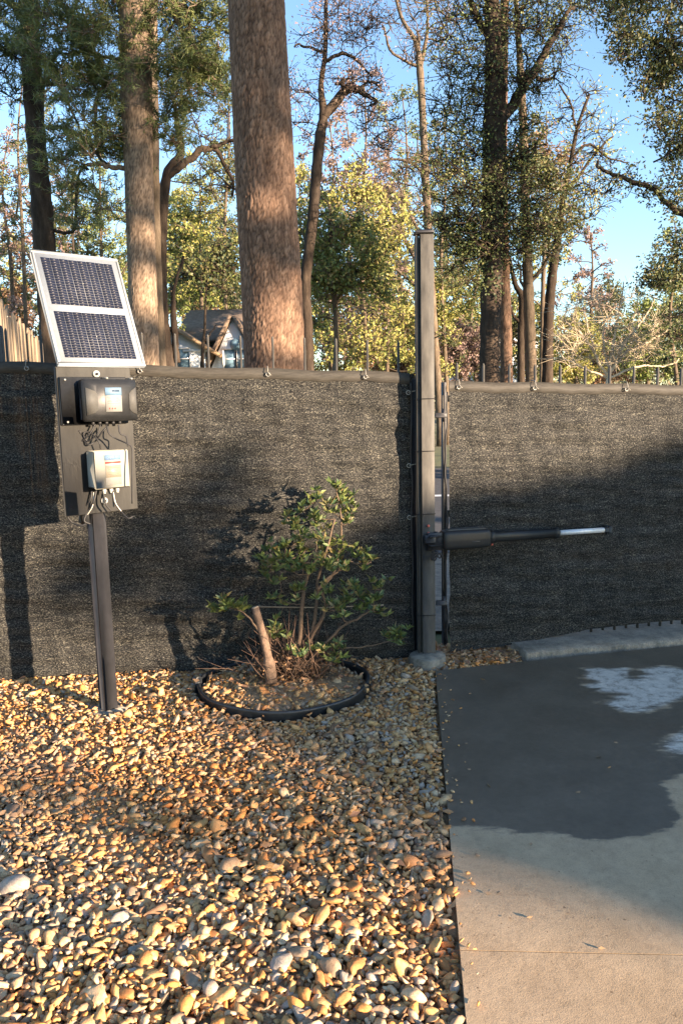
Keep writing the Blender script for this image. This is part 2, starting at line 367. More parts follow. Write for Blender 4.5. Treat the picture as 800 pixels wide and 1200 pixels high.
# driveway far edge follows (510,787)-(615,777)-(800,758)
FA, FB, FC = ground(510, 788)[:2], ground(616, 777)[:2], ground(800, 758)[:2]
def far_y(x):
    if x < FB[0]: return FA[1] + (FB[1]-FA[1])*(x-FA[0])/(FB[0]-FA[0])
    return FB[1] + (FC[1]-FB[1])*(x-FB[0])/(FC[0]-FB[0])
def poly_px(pts): return np.array([ground(*p)[:2] for p in pts])
def sdf(P, poly):
    """signed distance, positive inside; P (n,2)"""
    d = np.full(len(P), 1e9); ins = np.zeros(len(P), bool); n = len(poly)
    for i in range(n):
        a, b = poly[i], poly[(i+1) % n]; e = b-a; wv = P-a
        t = np.clip((wv@e)/(e@e), 0, 1); d = np.minimum(d, np.linalg.norm(wv - t[:, None]*e, axis=1))
        c = ((a[1] <= P[:, 1]) & (b[1] > P[:, 1])) | ((b[1] <= P[:, 1]) & (a[1] > P[:, 1]))
        with np.errstate(divide='ignore', invalid='ignore'):
            xi = a[0] + (P[:, 1]-a[1])/(b[1]-a[1])*(b[0]-a[0])
        ins ^= c & (P[:, 0] < xi)
    return np.where(ins, d, -d)
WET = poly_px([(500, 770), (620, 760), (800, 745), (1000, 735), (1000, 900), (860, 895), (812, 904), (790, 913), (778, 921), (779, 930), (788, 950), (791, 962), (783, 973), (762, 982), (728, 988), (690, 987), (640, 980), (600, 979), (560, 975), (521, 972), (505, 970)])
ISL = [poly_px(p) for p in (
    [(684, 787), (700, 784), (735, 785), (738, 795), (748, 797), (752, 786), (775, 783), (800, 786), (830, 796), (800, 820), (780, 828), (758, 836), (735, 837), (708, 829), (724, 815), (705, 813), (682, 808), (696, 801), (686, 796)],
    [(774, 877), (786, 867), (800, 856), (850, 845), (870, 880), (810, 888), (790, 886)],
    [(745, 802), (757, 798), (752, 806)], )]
def slab(y0f, y1f, nx, ny, x1):
    """top sheet with skirt, columns run across, y0f(x)..y1f(x)"""
    Pm = np.zeros((ny, nx, 3))
    for j in range(ny):
        t = j/(ny-1)
        for i in range(nx):
            s = (i/(nx-1))**1.6
            ym = (y0f(1.0) + (y1f(1.0)-y0f(1.0))*t)
            x = edge_x(ym)*(1-s) + x1*s
            y = y0f(x) + (y1f(x)-y0f(x))*t
            x = edge_x(y)*(1-s) + x1*s
            Pm[j, i] = (x, y, .012 + .002*math.sin(3*x+2*y))
    return Pm
J0, J1 = ground(532, 1117)[:2], ground(800, 1124)[:2]
def joint(x): return J0[1] + (J1[1]-J0[1])*(x-J0[0])/(J1[0]-J0[0])
for (f0, f1, ny) in ((lambda x: joint(x)+.002, far_y, 190), (lambda x: -2.5, lambda x: joint(x)-.002, 60)):
    Pm = slab(f0, f1, 190, ny, 7.0)
    g = MB(); g.grid(Pm)
    # edge faces all round
    for ln in (Pm[:, 0], Pm[0], Pm[-1], Pm[:, -1]):
        
        lo = ln.copy(); lo[:, 2] = -.1
        g.grid(np.stack([ln + np.array([0, 0, -.0003]), lo]))
    V = np.concatenate(g.v)
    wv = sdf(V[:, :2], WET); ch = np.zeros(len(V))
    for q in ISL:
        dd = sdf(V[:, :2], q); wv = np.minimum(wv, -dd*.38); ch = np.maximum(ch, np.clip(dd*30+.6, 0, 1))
    tag(fixnormals(g.build('driveway', MAT['drive'], attrs={'wet': np.clip(wv, -.5, .5), 'sky_sheen': ch})), kind='structure')
# raised apron strip under the gate
A = [ground(606, 757, .045), ground(616, 773, .0), ground(800, 756, 0), ground(800, 737, .045)]
ap = MB()
d = (A[2]-A[1]); d = d/np.linalg.norm(d); nrm = np.array([-d[1], d[0], 0])
s0 = A[1]; L_ = 3.5
Pm = []
for t in np.linspace(0, L_, 260):
    b0 = s0 + d*t + nrm*(.012*math.sin(t*5)+.006*math.sin(t*23)+rng.normal(0, .004))
    Pm.append([(b0[0], b0[1], -.05), (b0[0], b0[1], .030), (b0[0]+nrm[0]*.012, b0[1]+nrm[1]*.012, .043), (b0[0]+nrm[0]*.1, b0[1]+nrm[1]*.1, .046), (b0[0]+nrm[0]*.6, b0[1]+nrm[1]*.6, .046), (b0[0]+nrm[0]*.6, b0[1]+nrm[1]*.6, -.05)])
ap.grid(np.array(Pm)); ap.fv += [tuple(range(6)), tuple(259*6+i for i in range(6))[::-1]]
tag(fixnormals(ap.build('gate_apron', MAT['apron'])), kind='structure')
# drive and road beyond the gate
g = MB(); g.grid(np.array([[(x, y, -.03) for x in np.linspace(.3, 5.4, 6)] for y in np.linspace(5.35, 8.2, 6)])); tag(g.build('path', MAT['apron']), kind='structure')
g = MB(); g.grid(np.array([[(x, y, -.022) for x in np.linspace(-60, 60, 20)] for y in np.linspace(8.2, 19, 6)])); tag(g.build('road', MAT['asphalt']), kind='structure')
g = MB(); g.grid(np.array([[(x, y, -.018) for x in np.linspace(-60, 60, 20)] for y in (13.2, 13.45)])); tag(g.build('road_marking', MAT['line_white']), kind='structure')

# ------------------------------------------------------------------ gravel
def ico(sub):
    bm = bmesh.new(); bmesh.ops.create_icosphere(bm, subdivisions=sub, radius=1); v = np.array([x.co[:] for x in bm.verts]); f = np.array([[q.index for q in p.verts] for p in bm.faces]); bm.free(); return v, f
I1, I2 = ico(2), ico(1)
def protos(base, n, r):
    v, f = base; out = []
    for _ in range(n):
        p = v.copy()
        for _ in range(r.integers(9, 14)):
            d = r.normal(size=3); d /= np.linalg.norm(d); h = r.uniform(.30, .66); k = p@d; over = np.maximum(k-h, 0); p = p - over[:, None]*d*1.0
        p += .02*np.sin(p[:, [1, 2, 0]]*r.uniform(2, 5)+r.uniform(0, 6)); p /= np.abs(p).max(0)*.55+.42
        out.append(p)
    return out, f
def rotmats(n, tilt):
    yaw = rng.uniform(0, 2*math.pi, n); a = rng.normal(0, tilt, n); b = rng.normal(0, tilt, n)
    cz, sz, ca, sa, cb, sb = np.cos(yaw), np.sin(yaw), np.cos(a), np.sin(a), np.cos(b), np.sin(b)
    Z = np.zeros(n); O = np.ones(n)
    Rz = np.array([[cz, -sz, Z], [sz, cz, Z], [Z, Z, O]]).transpose(2, 0, 1)
    Rx = np.array([[O, Z, Z], [Z, ca, -sa], [Z, sa, ca]]).transpose(2, 0, 1)
    Ry = np.array([[cb, Z, sb], [Z, O, Z], [-sb, Z, cb]]).transpose(2, 0, 1)
    return Rx @ Ry @ Rz
def scatter(mb, base, pts, size, tilt=.45, flat=(.38, .72)):
    pr, f = base; n = len(pts); M = rotmats(n, tilt)
    sc = np.stack([size*rng.uniform(.95, 1.5, n), size*rng.uniform(.6, 1.0, n), size*rng.uniform(*flat, n)], 1)
    which = rng.integers(0, len(pr), n)
    for k, p in enumerate(pr):
        ix = np.where(which == k)[0]
        if not len(ix): continue
        V = p[None]*sc[ix][:, None]
        V = np.einsum('nij,nvj->nvi', M[ix], V) + pts[ix][:, None]
        ff = f[None] + (np.arange(len(ix))*len(p))[:, None, None]
        mb.add(V.reshape(-1, 3), ff.reshape(-1, 3))
fence_a, fence_b = ground(0, 797), ground(488, 768)
fd = (fence_b-fence_a); fd /= np.linalg.norm(fd); fn = np.array([fd[1], -fd[0], 0])   # towards the viewer
def fence_y(x): return fence_a[1] + fd[1]/fd[0]*(x-fence_a[0])
RC, RR = np.array([-.350, 4.20]), .43
EX = np.array([1.12, 1.0])
def jitter_grid(sp, x0, x1, y0, y1):
    xs = np.arange(x0, x1, sp); ys = np.arange(y0, y1, sp*.87)
    X, Y = np.meshgrid(xs, ys); X = X + (np.arange(len(ys)) % 2)[:, None]*sp/2
    p = np.stack([X.ravel(), Y.ravel()], 1); return p + rng.uniform(-.45, .45, p.shape)*sp
def gravel_ok(p, marg=.012):
    ex = edge_x(p[:, 1]); m1 = (p[:, 0] < ex-marg) & (p[:, 1] < EDGE0[1]+.02)
    far = np.array([far_y(x) for x in p[:, 0]])
    m2 = (p[:, 1] >= EDGE0[1]+.0) & ((p[:, 0] < edge_x(EDGE0[1])-marg) | ((p[:, 0] < FB[0]-.02) & (p[:, 1] > far+.02)))
    fy = np.where(p[:, 0] < .6, fence_y(p[:, 0])+.16, 4.95)
    return (m1 | m2) & (p[:, 1] < fy)
def relief(p): return .008*np.sin(p[:, 0]*3.1+1)*np.sin(p[:, 1]*2.7) + .006*np.sin(p[:, 0]*9+p[:, 1]*7)
S1 = protos(I1, 14, rng); S2 = protos(I2, 10, rng)
gm = MB()
for sp, z, size, dens in ((.030, -.014, .018, .9), (.0215, -.002, .0145, 1.0), (.050, .004, .0190, .7)):
    p = jitter_grid(sp, -3.4, 1.2, 1.15, 4.95); p = p[gravel_ok(p)]; p = p[rng.random(len(p)) < dens]
    # narrow to what the view cone can reach, with room to step aside
    p = p[(p[:, 0] > -.62*p[:, 1]-.55)]
    rr = np.linalg.norm((p-RC)/EX, axis=1); p = p[(rr < RR-.02) | (rr > RR+.012)]
    sz = size*np.exp(rng.normal(0, .34, len(p)))
    if z > -.01:
        p = p[(np.linalg.norm((p-RC)/EX, axis=1) > RR) | (rng.random(len(p)) < .45)]; sz = size*np.exp(rng.normal(0, .34, len(p)))
    inn = np.linalg.norm((p-RC)/EX, axis=1) < RR
    post = np.linalg.norm(p-np.array([.512, 4.575]), axis=1) < .10
    zz = z + relief(p) + rng.normal(0, .0025, len(p)) + np.where(inn, .03+.03*np.clip(1-np.linalg.norm((p-RC)/EX, axis=1)/RR, 0, 1), 0)
    P3 = np.c_[p, zz]; P3 = P3[~post]; sz = sz[~post]
    near = (P3[:, 1] > 2.45) | (z < -.01)
    scatter(gm, S2, P3[near], sz[near]); scatter(gm, S1, P3[~near], sz[~near])
yy_ = rng.uniform(1.3, 4.35, 70); sp2 = np.c_[edge_x(yy_)+np.abs(rng.normal(0, .05, 70)), yy_, np.full(70, .019)]
scatter(gm, S1, sp2, rng.uniform(.004, .010, 70), .2)
NG = gm.n
tag(gm.build('gravel', MAT['stone'], smooth=False), 'loose tan and orange river gravel covering the ground left of the driveway', 'gravel', kind='stuff')

# soil mound inside the ring
g = MB(); g.grid(np.array([[(RC[0]+1.12*r*math.cos(a), RC[1]+r*math.sin(a), -.02+.045*(1-(r/RR)**2)+.03) for a in np.linspace(0, 2*math.pi, 40)] for r in np.linspace(.001, RR-.01, 10)]))
tag(g.build('planting_soil', MAT['bare_soil']), kind='structure')
# plastic edging ring
e = MB()
ths = np.linspace(0, 2*math.pi, 73); prof = [(-.006, -.05), (-.005, .034), (-.010, .042), (-.004, .051), (.005, .051), (.010, .042), (.005, .034), (.006, -.05)]
ring = np.array([[((RC[0]+1.12*(RR+dx+.006*math.sin(3*t)+.004*math.sin(7*t))*math.cos(t)), RC[1]+(RR+dx+.006*math.sin(3*t)+.004*math.sin(7*t))*math.sin(t), z+.006*math.sin(2*t+1)) for dx, z in prof+prof[:1]] for t in ths])
e.grid(ring)
er = empty('garden_edging', (RC[0], RC[1], 0), 'black plastic edging ring around the pruned bush on the gravel', 'edging')
fixnormals(e.build('edging_strip', MAT['edging'], er, smooth=True))
j = MB(); j.box((RC[0]-.484, RC[1]-.0, .03), (.03, .08, .075), bev=.004); j.build('joint_clip', MAT['edging'], er)

# leaf litter
def leafcards(mb, pts, L, Wd, dirs=None, fold=.25, curl=.0, spread=1.0):
    """each leaf: 6-vertex folded blade, tip up; pts (n,3)"""
    n = len(pts)
    if dirs is None: dirs = rng.normal(size=(n, 3))
    dirs = dirs/np.linalg.norm(dirs, axis=1)[:, None]
    a = rng.normal(size=(n, 3)); sd_ = np.cross(dirs, a); sd_ /= np.linalg.norm(sd_, axis=1)[:, None]; nm = np.cross(dirs, sd_)
    L = np.broadcast_to(L, n)[:, None]; Wd = np.broadcast_to(Wd, n)[:, None]
    b = pts; m1 = pts + dirs*L*.45; t = pts + dirs*L*(1-.1*curl) - nm*L*curl
    l = m1 + sd_*Wd*.5 + nm*Wd*fold; r = m1 - sd_*Wd*.5 + nm*Wd*fold
    V = np.stack([b, r, t, l, m1 - nm*L*curl*.15], 1)
    f = np.array([[0, 1, 4], [1, 2, 4], [2, 3, 4], [3, 0, 4]])
    mb.add(V.reshape(-1, 3), (f[None] + (np.arange(n)*5)[:, None, None]).reshape(-1, 3))
def quads(mb, pts, L, Wd, dirs=None):
    n = len(pts)
    if dirs is None: dirs = rng.normal(size=(n, 3))
    dirs = dirs/np.linalg.norm(dirs, axis=1)[:, None]
    a = rng.normal(size=(n, 3)); sd_ = np.cross(dirs, a); sd_ /= np.linalg.norm(sd_, axis=1)[:, None]
    L = (np.broadcast_to(L, n)*rng.uniform(.7, 1.3, n))[:, None]; Wd = np.broadcast_to(Wd, n)[:, None]
    V = np.stack([pts, pts+dirs*L*.5+sd_*Wd*.5, pts+dirs*L, pts+dirs*L*.5-sd_*Wd*.5], 1)
    mb.add(V.reshape(-1, 3), (np.array([[0, 1, 2, 3]])[None] + (np.arange(n)*4)[:, None, None]).reshape(-1, 4))
def needles(mb, pts, L, Wd, dirs):
    """thin triangles radiating from twig ends"""
    n = len(pts); dirs = dirs/np.linalg.norm(dirs, axis=1)[:, None]
    a = rng.normal(size=(n, 3)); s_ = np.cross(dirs, a); s_ /= np.linalg.norm(s_, axis=1)[:, None]
    L = (L*rng.uniform(.7, 1.2, n))[:, None]
    V = np.stack([pts-s_*Wd, pts+s_*Wd, pts+dirs*L], 1)
    mb.add(V.reshape(-1, 3), (np.array([[0, 1, 2]])[None] + (np.arange(n)*3)[:, None, None]).reshape(-1, 3))
lf = MB()
p = jitter_grid(.045, .56, 1.16, 4.3, 4.8); p = p[gravel_ok(p)]
q = rng.uniform((-2.4, 2.2), (.5, 4.6), (420, 2)); q = q[gravel_ok(q)]
q2 = RC + rng.normal(0, .2, (90, 2))
q3 = np.c_[rng.uniform(-.9, .45, 60), rng.uniform(4.35, 4.68, 60)]
p = np.concatenate([p, p+.01, q, q2, q3]); dr = np.c_[rng.normal(size=(len(p), 2)), rng.normal(0, .25, len(p))]
hz = np.where(np.linalg.norm((p-RC)/EX, axis=1) < RR, .07, .022)
leafcards(lf, np.c_[p, hz + relief(p) + rng.uniform(0, .008, len(p))], rng.uniform(.025, .055, len(p)), rng.uniform(.012, .026, len(p)), dr, .2, .15)
tag(lf.build('leaf_litter', MAT['litter']), 'scattered brown dead leaves and chips lying on the gravel', 'leaf litter', kind='stuff')
# single leaves on the driveway
spots = [((570, 918), .05, 'curled tan leaf on the wet concrete, largest on its left side'), ((697, 887), .05, 'pale tan leaf in the middle of the wet patch'), ((716, 898), .035, 'small whitish leaf just right of the pale tan leaf'),
         ((680, 927), .04, 'flat brown leaf near the lower edge of the wet patch'), ((552, 902), .03, 'tiny pale leaf left of centre on the wet patch'), ((673, 841), .04, 'brown leaf below the pale dry island on the wet patch'),
         ((562, 795), .05, 'whitish folded leaf by the gravel notch at the top of the driveway'), ((531, 968), .025, 'small orange leaf by the lower left corner of the wet patch'), ((622, 987), .03, 'pale leaf on the dry concrete just under the wet edge'),
         ((549, 813), .025, 'small dark leaf near the left edge of the driveway, upper part'), ((724, 870), .03, 'thin brown leaf right of centre on the wet patch'), ((715, 841), .02, 'tiny brown leaf just under the dry island'), ((547, 870), .03, 'reddish brown leaf left side of the wet patch'),
         ((568, 1046), .03, 'small cluster of tan leaf scraps on the lit concrete, left one'), ((624, 1074), .03, 'dark bent leaf on the sunlit concrete'), ((600, 1076), .02, 'tiny orange leaf left of the dark bent leaf'), ((668, 1070), .02, 'small brown leaf right of the dark bent leaf'), ((700, 1111), .03, 'brown leaf lying just above the expansion joint'),
         ((585, 1044), .025, 'small tan scrap beside the leaf cluster on the lit concrete')]
for (px, s, lab) in spots:
    g0 = ground(*px, .017); m_ = MB(); d0 = np.array([[rng.normal(), rng.normal(), .0]])
    s *= .72; leafcards(m_, np.array([g0]) , s, s*.5, d0, .07, .03)
    tag(m_.build('fallen_leaf', MAT['loose_leaf']), lab, 'leaf', 'loose leaves on the concrete driveway')

# ------------------------------------------------------------------ fences and screens
def zt(x): return 1.885 - .105*(x+2.07)/2.53         # top of the screen, left run
def wr(u, z, sd=0):
    return (.010*np.sin(z*17+u*2.2+1.3*np.sin(u*1.3+sd))*(.45+.55*np.sin(u*2.1+z*2.5+sd)) + .0035*np.sin(z*58+u*1.3+2.5*np.sin(u*.9+sd)+1.5*np.sin(z*6))*(.5+.5*np.sin(u*3.3+z*7+sd*2)) + .004*np.sin(z*31+1.7*np.sin(u*2.3+sd)) * (.5+.5*np.sin(u*3.1+z*4+sd)) + .004*np.sin(z*67+u*5+sd)*np.sin(u*7+z*2) + .010*np.sin(u*1.9+z*1.3+sd)
            + .003*np.sin(u*41+z*9+sd) + .005*np.sin(z*14+u*9+sd)*np.sin(z*3))
def screen(name, a, d, n, length, top, bot, label, ties, u0=0.0, hook=None):
    nu, nz = int(length/.015), 150
    U = np.linspace(u0, u0+length, nu); T = np.linspace(0, 1, nz)
    Pm = np.zeros((nu, nz, 3))
    zt_ = np.array([top(u) for u in U]); zb = np.array([bot(u) for u in U])
    # the top edge dips between ties
    sag = np.zeros(nu)
    tt = np.array(ties)
    for i, u in enumerate(U): sag[i] = -.010*min(1, np.min(np.abs(tt-u))/.25)
    Z = zb[:, None] + (zt_+sag-zb)[:, None]*T[None]
    UU = np.repeat(U[:, None], nz, 1)
    off = wr(UU, Z, a[0]) ; off = off*np.clip((1.0-T)[None]*8, .25, 1)
    for i, u in enumerate(ties):      # puckers radiating from ties
        du = UU-u; dz = (top(u)-Z); off -= .010*np.exp(-(du/.05)**2-(dz/.12)**2)
    Pm = a[None, None] + d[None, None]*UU[..., None] + n[None, None]*(off[..., None]+.03); Pm[..., 2] = Z
    root = empty(name, (a[0]+d[0]*(u0+length/2), a[1]+d[1]*(u0+length/2), 0), label, 'privacy screen', 'knitted privacy screens')
    m = MB(); m.grid(Pm); m.build('fabric', MAT['screen'], root, smooth=True)
    h = MB(); hz = []
    for i, u in enumerate(U[::3]):
        ii = i*3; o = a + d*u; zz = zt_[ii]+sag[ii]
        q = off[ii, -1]; q2 = off[ii, int(nz*.965)]
        w_ = .003*math.sin(u*37)
        hz.append([(*(o+n*(.024+q))[:2], zz+.003), (*(o+n*(.034+q))[:2], zz+.005), (*(o+n*(.037+q2))[:2], zz-.03+w_), (*(o+n*(.0355+q2))[:2], zz-.058+w_), (*(o+n*(.031+q2))[:2], zz-.060+w_)])
    h.grid(np.array(hz)); h.build('hem', MAT['hem'], root, smooth=True)
    for u in ties:
        o = a + d*u + n*.043; z = top(u)-.035
        gr = MB(); th = np.linspace(0, 2*math.pi, 15)
        gr.tube(np.array([o + d*.011*math.cos(t) + np.array([0, 0, .011*math.sin(t)+z]) for t in th]), .003, 6); go = gr.build('grommet', MAT['zinc'], root)
        zt2 = MB(); zt2.tube([o+np.array([0, 0, z]), o+n*.012+np.array([0, 0, z+.02]), o+np.array([0, 0, z+.045]), o-n*.06+np.array([0, 0, z+.05])], .0028, 5)
        zt2.tube([o+n*.008+np.array([0, 0, z+.01]), o+n*.012+d*.02+np.array([0, 0, z-.006])], .002, 5); zt2.build('zip_tie', MAT['tie'], root)
    return root
fa = fence_a.copy(); 
left0 = -1.6
def u_at(a, d, x): return (x-a[0])/d[0]
UL = u_at(fa, fd, .455)
screen('privacy_screen', fa, fd, fn, UL-left0, lambda u: zt(fa[0]+fd[0]*u)+.0, lambda u: .004+.006*math.sin(u*5), 'dark knitted privacy screen on the left fence run behind the bush', [-.9, -.35, u_at(fa, fd, -1.77)+.0, u_at(fa, fd, -.42), u_at(fa, fd, .155), .93], left0)
ga, gb = ground(524, 765), ground(800, 740)
gd = gb-ga; gd /= np.linalg.norm(gd); gn = np.array([gd[1], -gd[0], 0])
def gtop(u): return 1.724 - .028*u
GL = 3.6
gate_screen = screen('privacy_screen', ga, gd, gn, GL, gtop, lambda u: .022+.004*math.sin(u*6) + .060*min(1, max(0, (u-.35)/.6)) + .012*max(0, u-.9), 'dark knitted privacy screen stretched over the driveway gate', [.06, u_at(ga, gd, 1.21), u_at(ga, gd, 1.83), 2.0, 2.6, 3.3], 0.0)

def pickets(root, a, d, n, us, zb, tall, short, sz, topfn, m):
    base = None; base2 = None
    for k, u in enumerate(us):
        hgt = tall if k % 2 == 0 else short
        o0 = a + d*u - n*.012
        z1 = topfn(u) + hgt
        mm = MB(); mm.box((0, 0, (zb+1.8)/2), (sz, sz, 1.8-zb)); 
        mm.tube([(0, 0, 1.80), (0, 0, 1.806), (0, 0, 1.811), (0, 0, 1.813)], [sz*.5, sz*.46, sz*.3, .001], 8)
        if base is None:
            o = mm.build('picket', m, None); base = o.data; o.parent = root
        else:
            o = bpy.data.objects.new('picket', base); COL.objects.link(o); o.parent = root
        pl = root.matrix_basis.inverted() @ Vector((o0[0], o0[1], 0))
        o.location = (pl.x, pl.y, 0); o.scale = (1, 1, z1/1.813)
        o.rotation_euler = (0, 0, math.atan2(d[1], d[0]) - root.matrix_basis.to_euler().z)
fr = empty('metal_fence', (fa[0], fa[1], 0), 'black metal picket fence hidden behind the screen left of the gate post', 'fence')
for z in (.14, .95, 1.70):
    r = MB(); r.box(fa+fd*((UL+left0)/2) + np.array([0, 0, z]) - fn*.036 + fn*0, (UL-left0, .03, .035), M=np.array([fd, [-fd[1], fd[0], 0], [0, 0, 1]]).T); r.build('rail', MAT['black_steel'], fr)
us = np.arange(u_at(fa, fd, -.385)-.0943*34, UL-.02, .0943); us = us[us > left0]
pickets(fr, fa, fd, fn, us,   .04, .19, -.07, .013, lambda u: zt(fa[0]+fd[0]*u), MAT['gate_post'])
for u in (u_at(fa, fd, -1.93), -1.5):
    m = MB(); o = fa + fd*u - fn*.07; m.tube([(o[0], o[1], 0), (o[0], o[1], 2.06), (o[0], o[1], 2.085), (o[0], o[1], 2.09)], [.019, .019, .012, .002], 12); m.build('fence_post', MAT['black_steel'], fr)
# end post beside the tall gate post
m = MB(); o = fa + fd*(UL-.0); m.box((.452, 4.69, .87), (.028, .04, 1.74), bev=.003); m.build('end_post', MAT['black_steel'], fr)

gr = empty('driveway_gate', (ga[0], ga[1], 0), 'dark metal driveway gate with pickets behind its screen', 'gate')
MG = np.array([gd, [-gd[1], gd[0], 0], [0, 0, 1]]).T
for z in (.16, .90, 1.62):
    r = MB(); r.box(ga+gd*(GL/2) + np.array([0, 0, z]) - gn*.036, (GL, .035, .04), M=MG, bev=.003); r.build('rail', MAT['black_steel'], gr)
for u, hh in ((-.022, 1.66), (GL, 1.66)):
    r = MB(); o = ga+gd*u; r.box((o[0], o[1], hh/2+.06), (.022, .04, hh), M=MG, bev=.003); r.build('stile', MAT['black_steel'], gr)
pickets(gr, ga, gd, gn, np.arange(.068, GL, .0862), .058, .115, -.08, .013, gtop, MAT['gate_post'])
# crumpled hem and lacing cord along the hinge side
m = MB(); zz = np.linspace(.08, 1.66, 60); m.tube([(ga[0]-.012+.006*math.sin(z*9)+.003*math.sin(z*31), ga[1]-.045, z) for z in zz], .0055, 6); m.build('lacing_cord', MAT['cord'], gr, smooth=True)
m = MB(); zz = np.linspace(.42, 1.64, 50); m.tube([(ga[0]-.030+.003*math.sin(z*6+1), ga[1]-.04, z) for z in zz], .0042, 6); tag(m.build('rod', MAT['gate_post'], gr, smooth=True), 'pale thin rod beside the hinge stile')
for z in (.35, 1.52):
    m = MB(); m.box((.615, 4.70, z), (.07, .02, .03), bev=.003); m.tube([(.632, 4.70, z-.04), (.632, 4.70, z+.04)], .009, 10); m.build('hinge', MAT['dark_post'], gr)

# tall gate post
pc = at(500, 500, 4.5); px0 = .512
gp = empty('gate_post', (px0, 4.64, 0), 'tall grey square gate post standing in a round concrete footing', 'post')
lean = -.004
def post_box(mb, cx, cy, z0, z1, sx, sy, bev=.004): mb.box((cx, cy, (z0+z1)/2), (sx, sy, z1-z0), bev=bev)
m = MB(); post_box(m, px0+.012, 4.64, .0, 2.56, .080, .085); m.build('shaft', MAT['gate_post'], gp)
m = MB(); post_box(m, px0-.044, 4.645, .0, 2.557, .020, .06); m.build('side_channel', MAT['gate_post'], gp)
m = MB(); post_box(m, px0-.031, 4.647, .02, 2.54, .006, .05, 0); m.build('dark_joint', MAT['black_steel'], gp)
m = MB(); m.box((px0-.001, 4.64, 2.573), (.110, .096, .016), bev=.003); m.box((px0-.001, 4.64, 2.584), (.08, .07, .008), bev=.004); m.build('cap', MAT['dark_post'], gp)
m = MB(); th = np.linspace(0, 2*math.pi, 33)[:-1]
fp = []
for rr_, z in ((.113, -.06), (.113, .045), (.108, .055), (.0, .058)):
    fp.append([(px0+.0+rr_*(1+.02*math.sin(3*t))*math.cos(t), 4.575+rr_*math.sin(t), z+.002*math.sin(4*t)) for t in list(th)+[th[0]]])
m.grid(np.array(fp)); fixnormals(m.build('footing', MAT['footing'], gp, smooth=False))
for z in (1.31, 1.62, .93, .30):
    m = MB(); c_ = [(px0-.058, 4.592), (px0+.053, 4.592), (px0+.053, 4.688), (px0-.058, 4.688), (px0-.058, 4.592)]
    m.tube([(x, y, z+.004*math.sin(9*i)) for i, (x, y) in enumerate(c_)], .0022, 5); m.build('wire_tie', MAT['cord'], gp)
for z in (.86, .815):
    m = MB(); m.tube([(px0+.012, 4.592, z), (px0+.012, 4.586, z-.001)], .008, 8); m.build('bolt', MAT['rust'], gp)
# lacing of the left screen to the post
m = MB(); zz = np.linspace(.12, 1.72, 70)
m.tube([(.432+.004*math.sin(z*13), 4.672+.006*math.sin(z*21), z) for z in zz], .006, 6)
tag(m.build('lacing_rope', MAT['cord'], None, smooth=True), 'black rope lacing the left screen edge to the fence end', 'rope')
for z in (1.22, .90, 1.66):
    m = MB(); o = fa+fd*(UL-.045)+fn*.05; th = np.linspace(0, 2*math.pi, 13)
    m.tube([(o[0]+.012*math.cos(t), o[1], z+.012*math.sin(t)) for t in th], .0035, 6)
    m.tube([(o[0], o[1], z), (o[0]+.05, o[1]-.02, z+.012)], .003, 5)
    zs = {1.22: 'upper middle', .90: 'lower', 1.66: 'top'}[z]
    tag(m.build('tie_eyelet', MAT['tie']), 'pale eyelet and tie at the screen edge beside the gate post, %s one' % zs, 'eyelet', 'eyelets on the screen edge')

# gate opener arm
pA = at(517, 633, 4.60); pB = at(570, 631, 4.68); pC = at(650, 627, 4.80); pD = at(708, 621, 4.89)
ax = pD-pA; ax /= np.linalg.norm(ax)
# straight axis through pA..pD
def ap_(t): return pA + ax*t
Lt = np.linalg.norm(pD-pA); t1 = Lt*.275; t2 = Lt*.70
op = empty('gate_opener', tuple(pA), 'black linear gate opener arm reaching from the tall post to the gate', 'gate opener')
sdv = np.cross(ax, [0, 0, 1]); sdv /= np.linalg.norm(sdv); upv = np.cross(sdv, ax)
MA = np.array([ax, sdv, upv]).T
def rprof(ts, hs, ws, k=24, p=.45):
    out = []
    for t, h_, w_ in zip(ts, hs, ws):
        ring_ = []
        for a in np.linspace(0, 2*math.pi, k+1):
            ca, sa = math.cos(a), math.sin(a)
            ring_.append(ap_(t) + sdv*w_*math.copysign(abs(ca)**p, ca) + upv*h_*math.copysign(abs(sa)**p, sa))
        out.append(ring_)
    return np.array(out)
m = MB(); m.grid(rprof([0, 0, .008, .02, .03, t1-.03, t1-.012, t1, t1], [.001, .048, .058, .060, .060, .058, .055, .046, .001], [.001, .040, .050, .052, .052, .050, .047, .040, .001]))
fixnormals(m.build('motor_housing', MAT['black_plastic'], op, smooth=True))
m = MB(); c_ = ap_(t1*.5)+upv*.060; m.box(c_, (t1*.82, .05, .012), M=MA, bev=.004); m.build('housing_cap', MAT['grey_plastic'], op)
m = MB(); c_ = ap_(t1*.62)-sdv*0+sdv*.0465; m.box(ap_(t1*.66)+sdv*.0515+upv*(-.012), (.05, .004, .006), M=MA); tag(m.build('badge', MAT['grey_plastic'], op), 'small pale illegible badge on the motor')
m = MB(); m.grid(rprof([t1-.002, t1-.002, t1+.03, t1+.035, t2-.03, t2-.03, t2, t2], [.001, .042, .042, .032, .030, .035, .035, .001], [.001, .038, .038, .030, .028, .033, .033, .001], p=.8)); fixnormals(m.build('arm_tube', MAT['black_plastic'], op, smooth=True))
m = MB(); m.tube([ap_(t2-.002), ap_(Lt-.01)], .017, 16); m.build('piston_rod', MAT['steel_rod'], op, smooth=True)
m = MB(); m.box(ap_(Lt+.006), (.04, .03, .034), M=MA, bev=.006); m.tube([ap_(Lt+.012)-upv*.03, ap_(Lt+.012)+upv*.03], .008, 10)
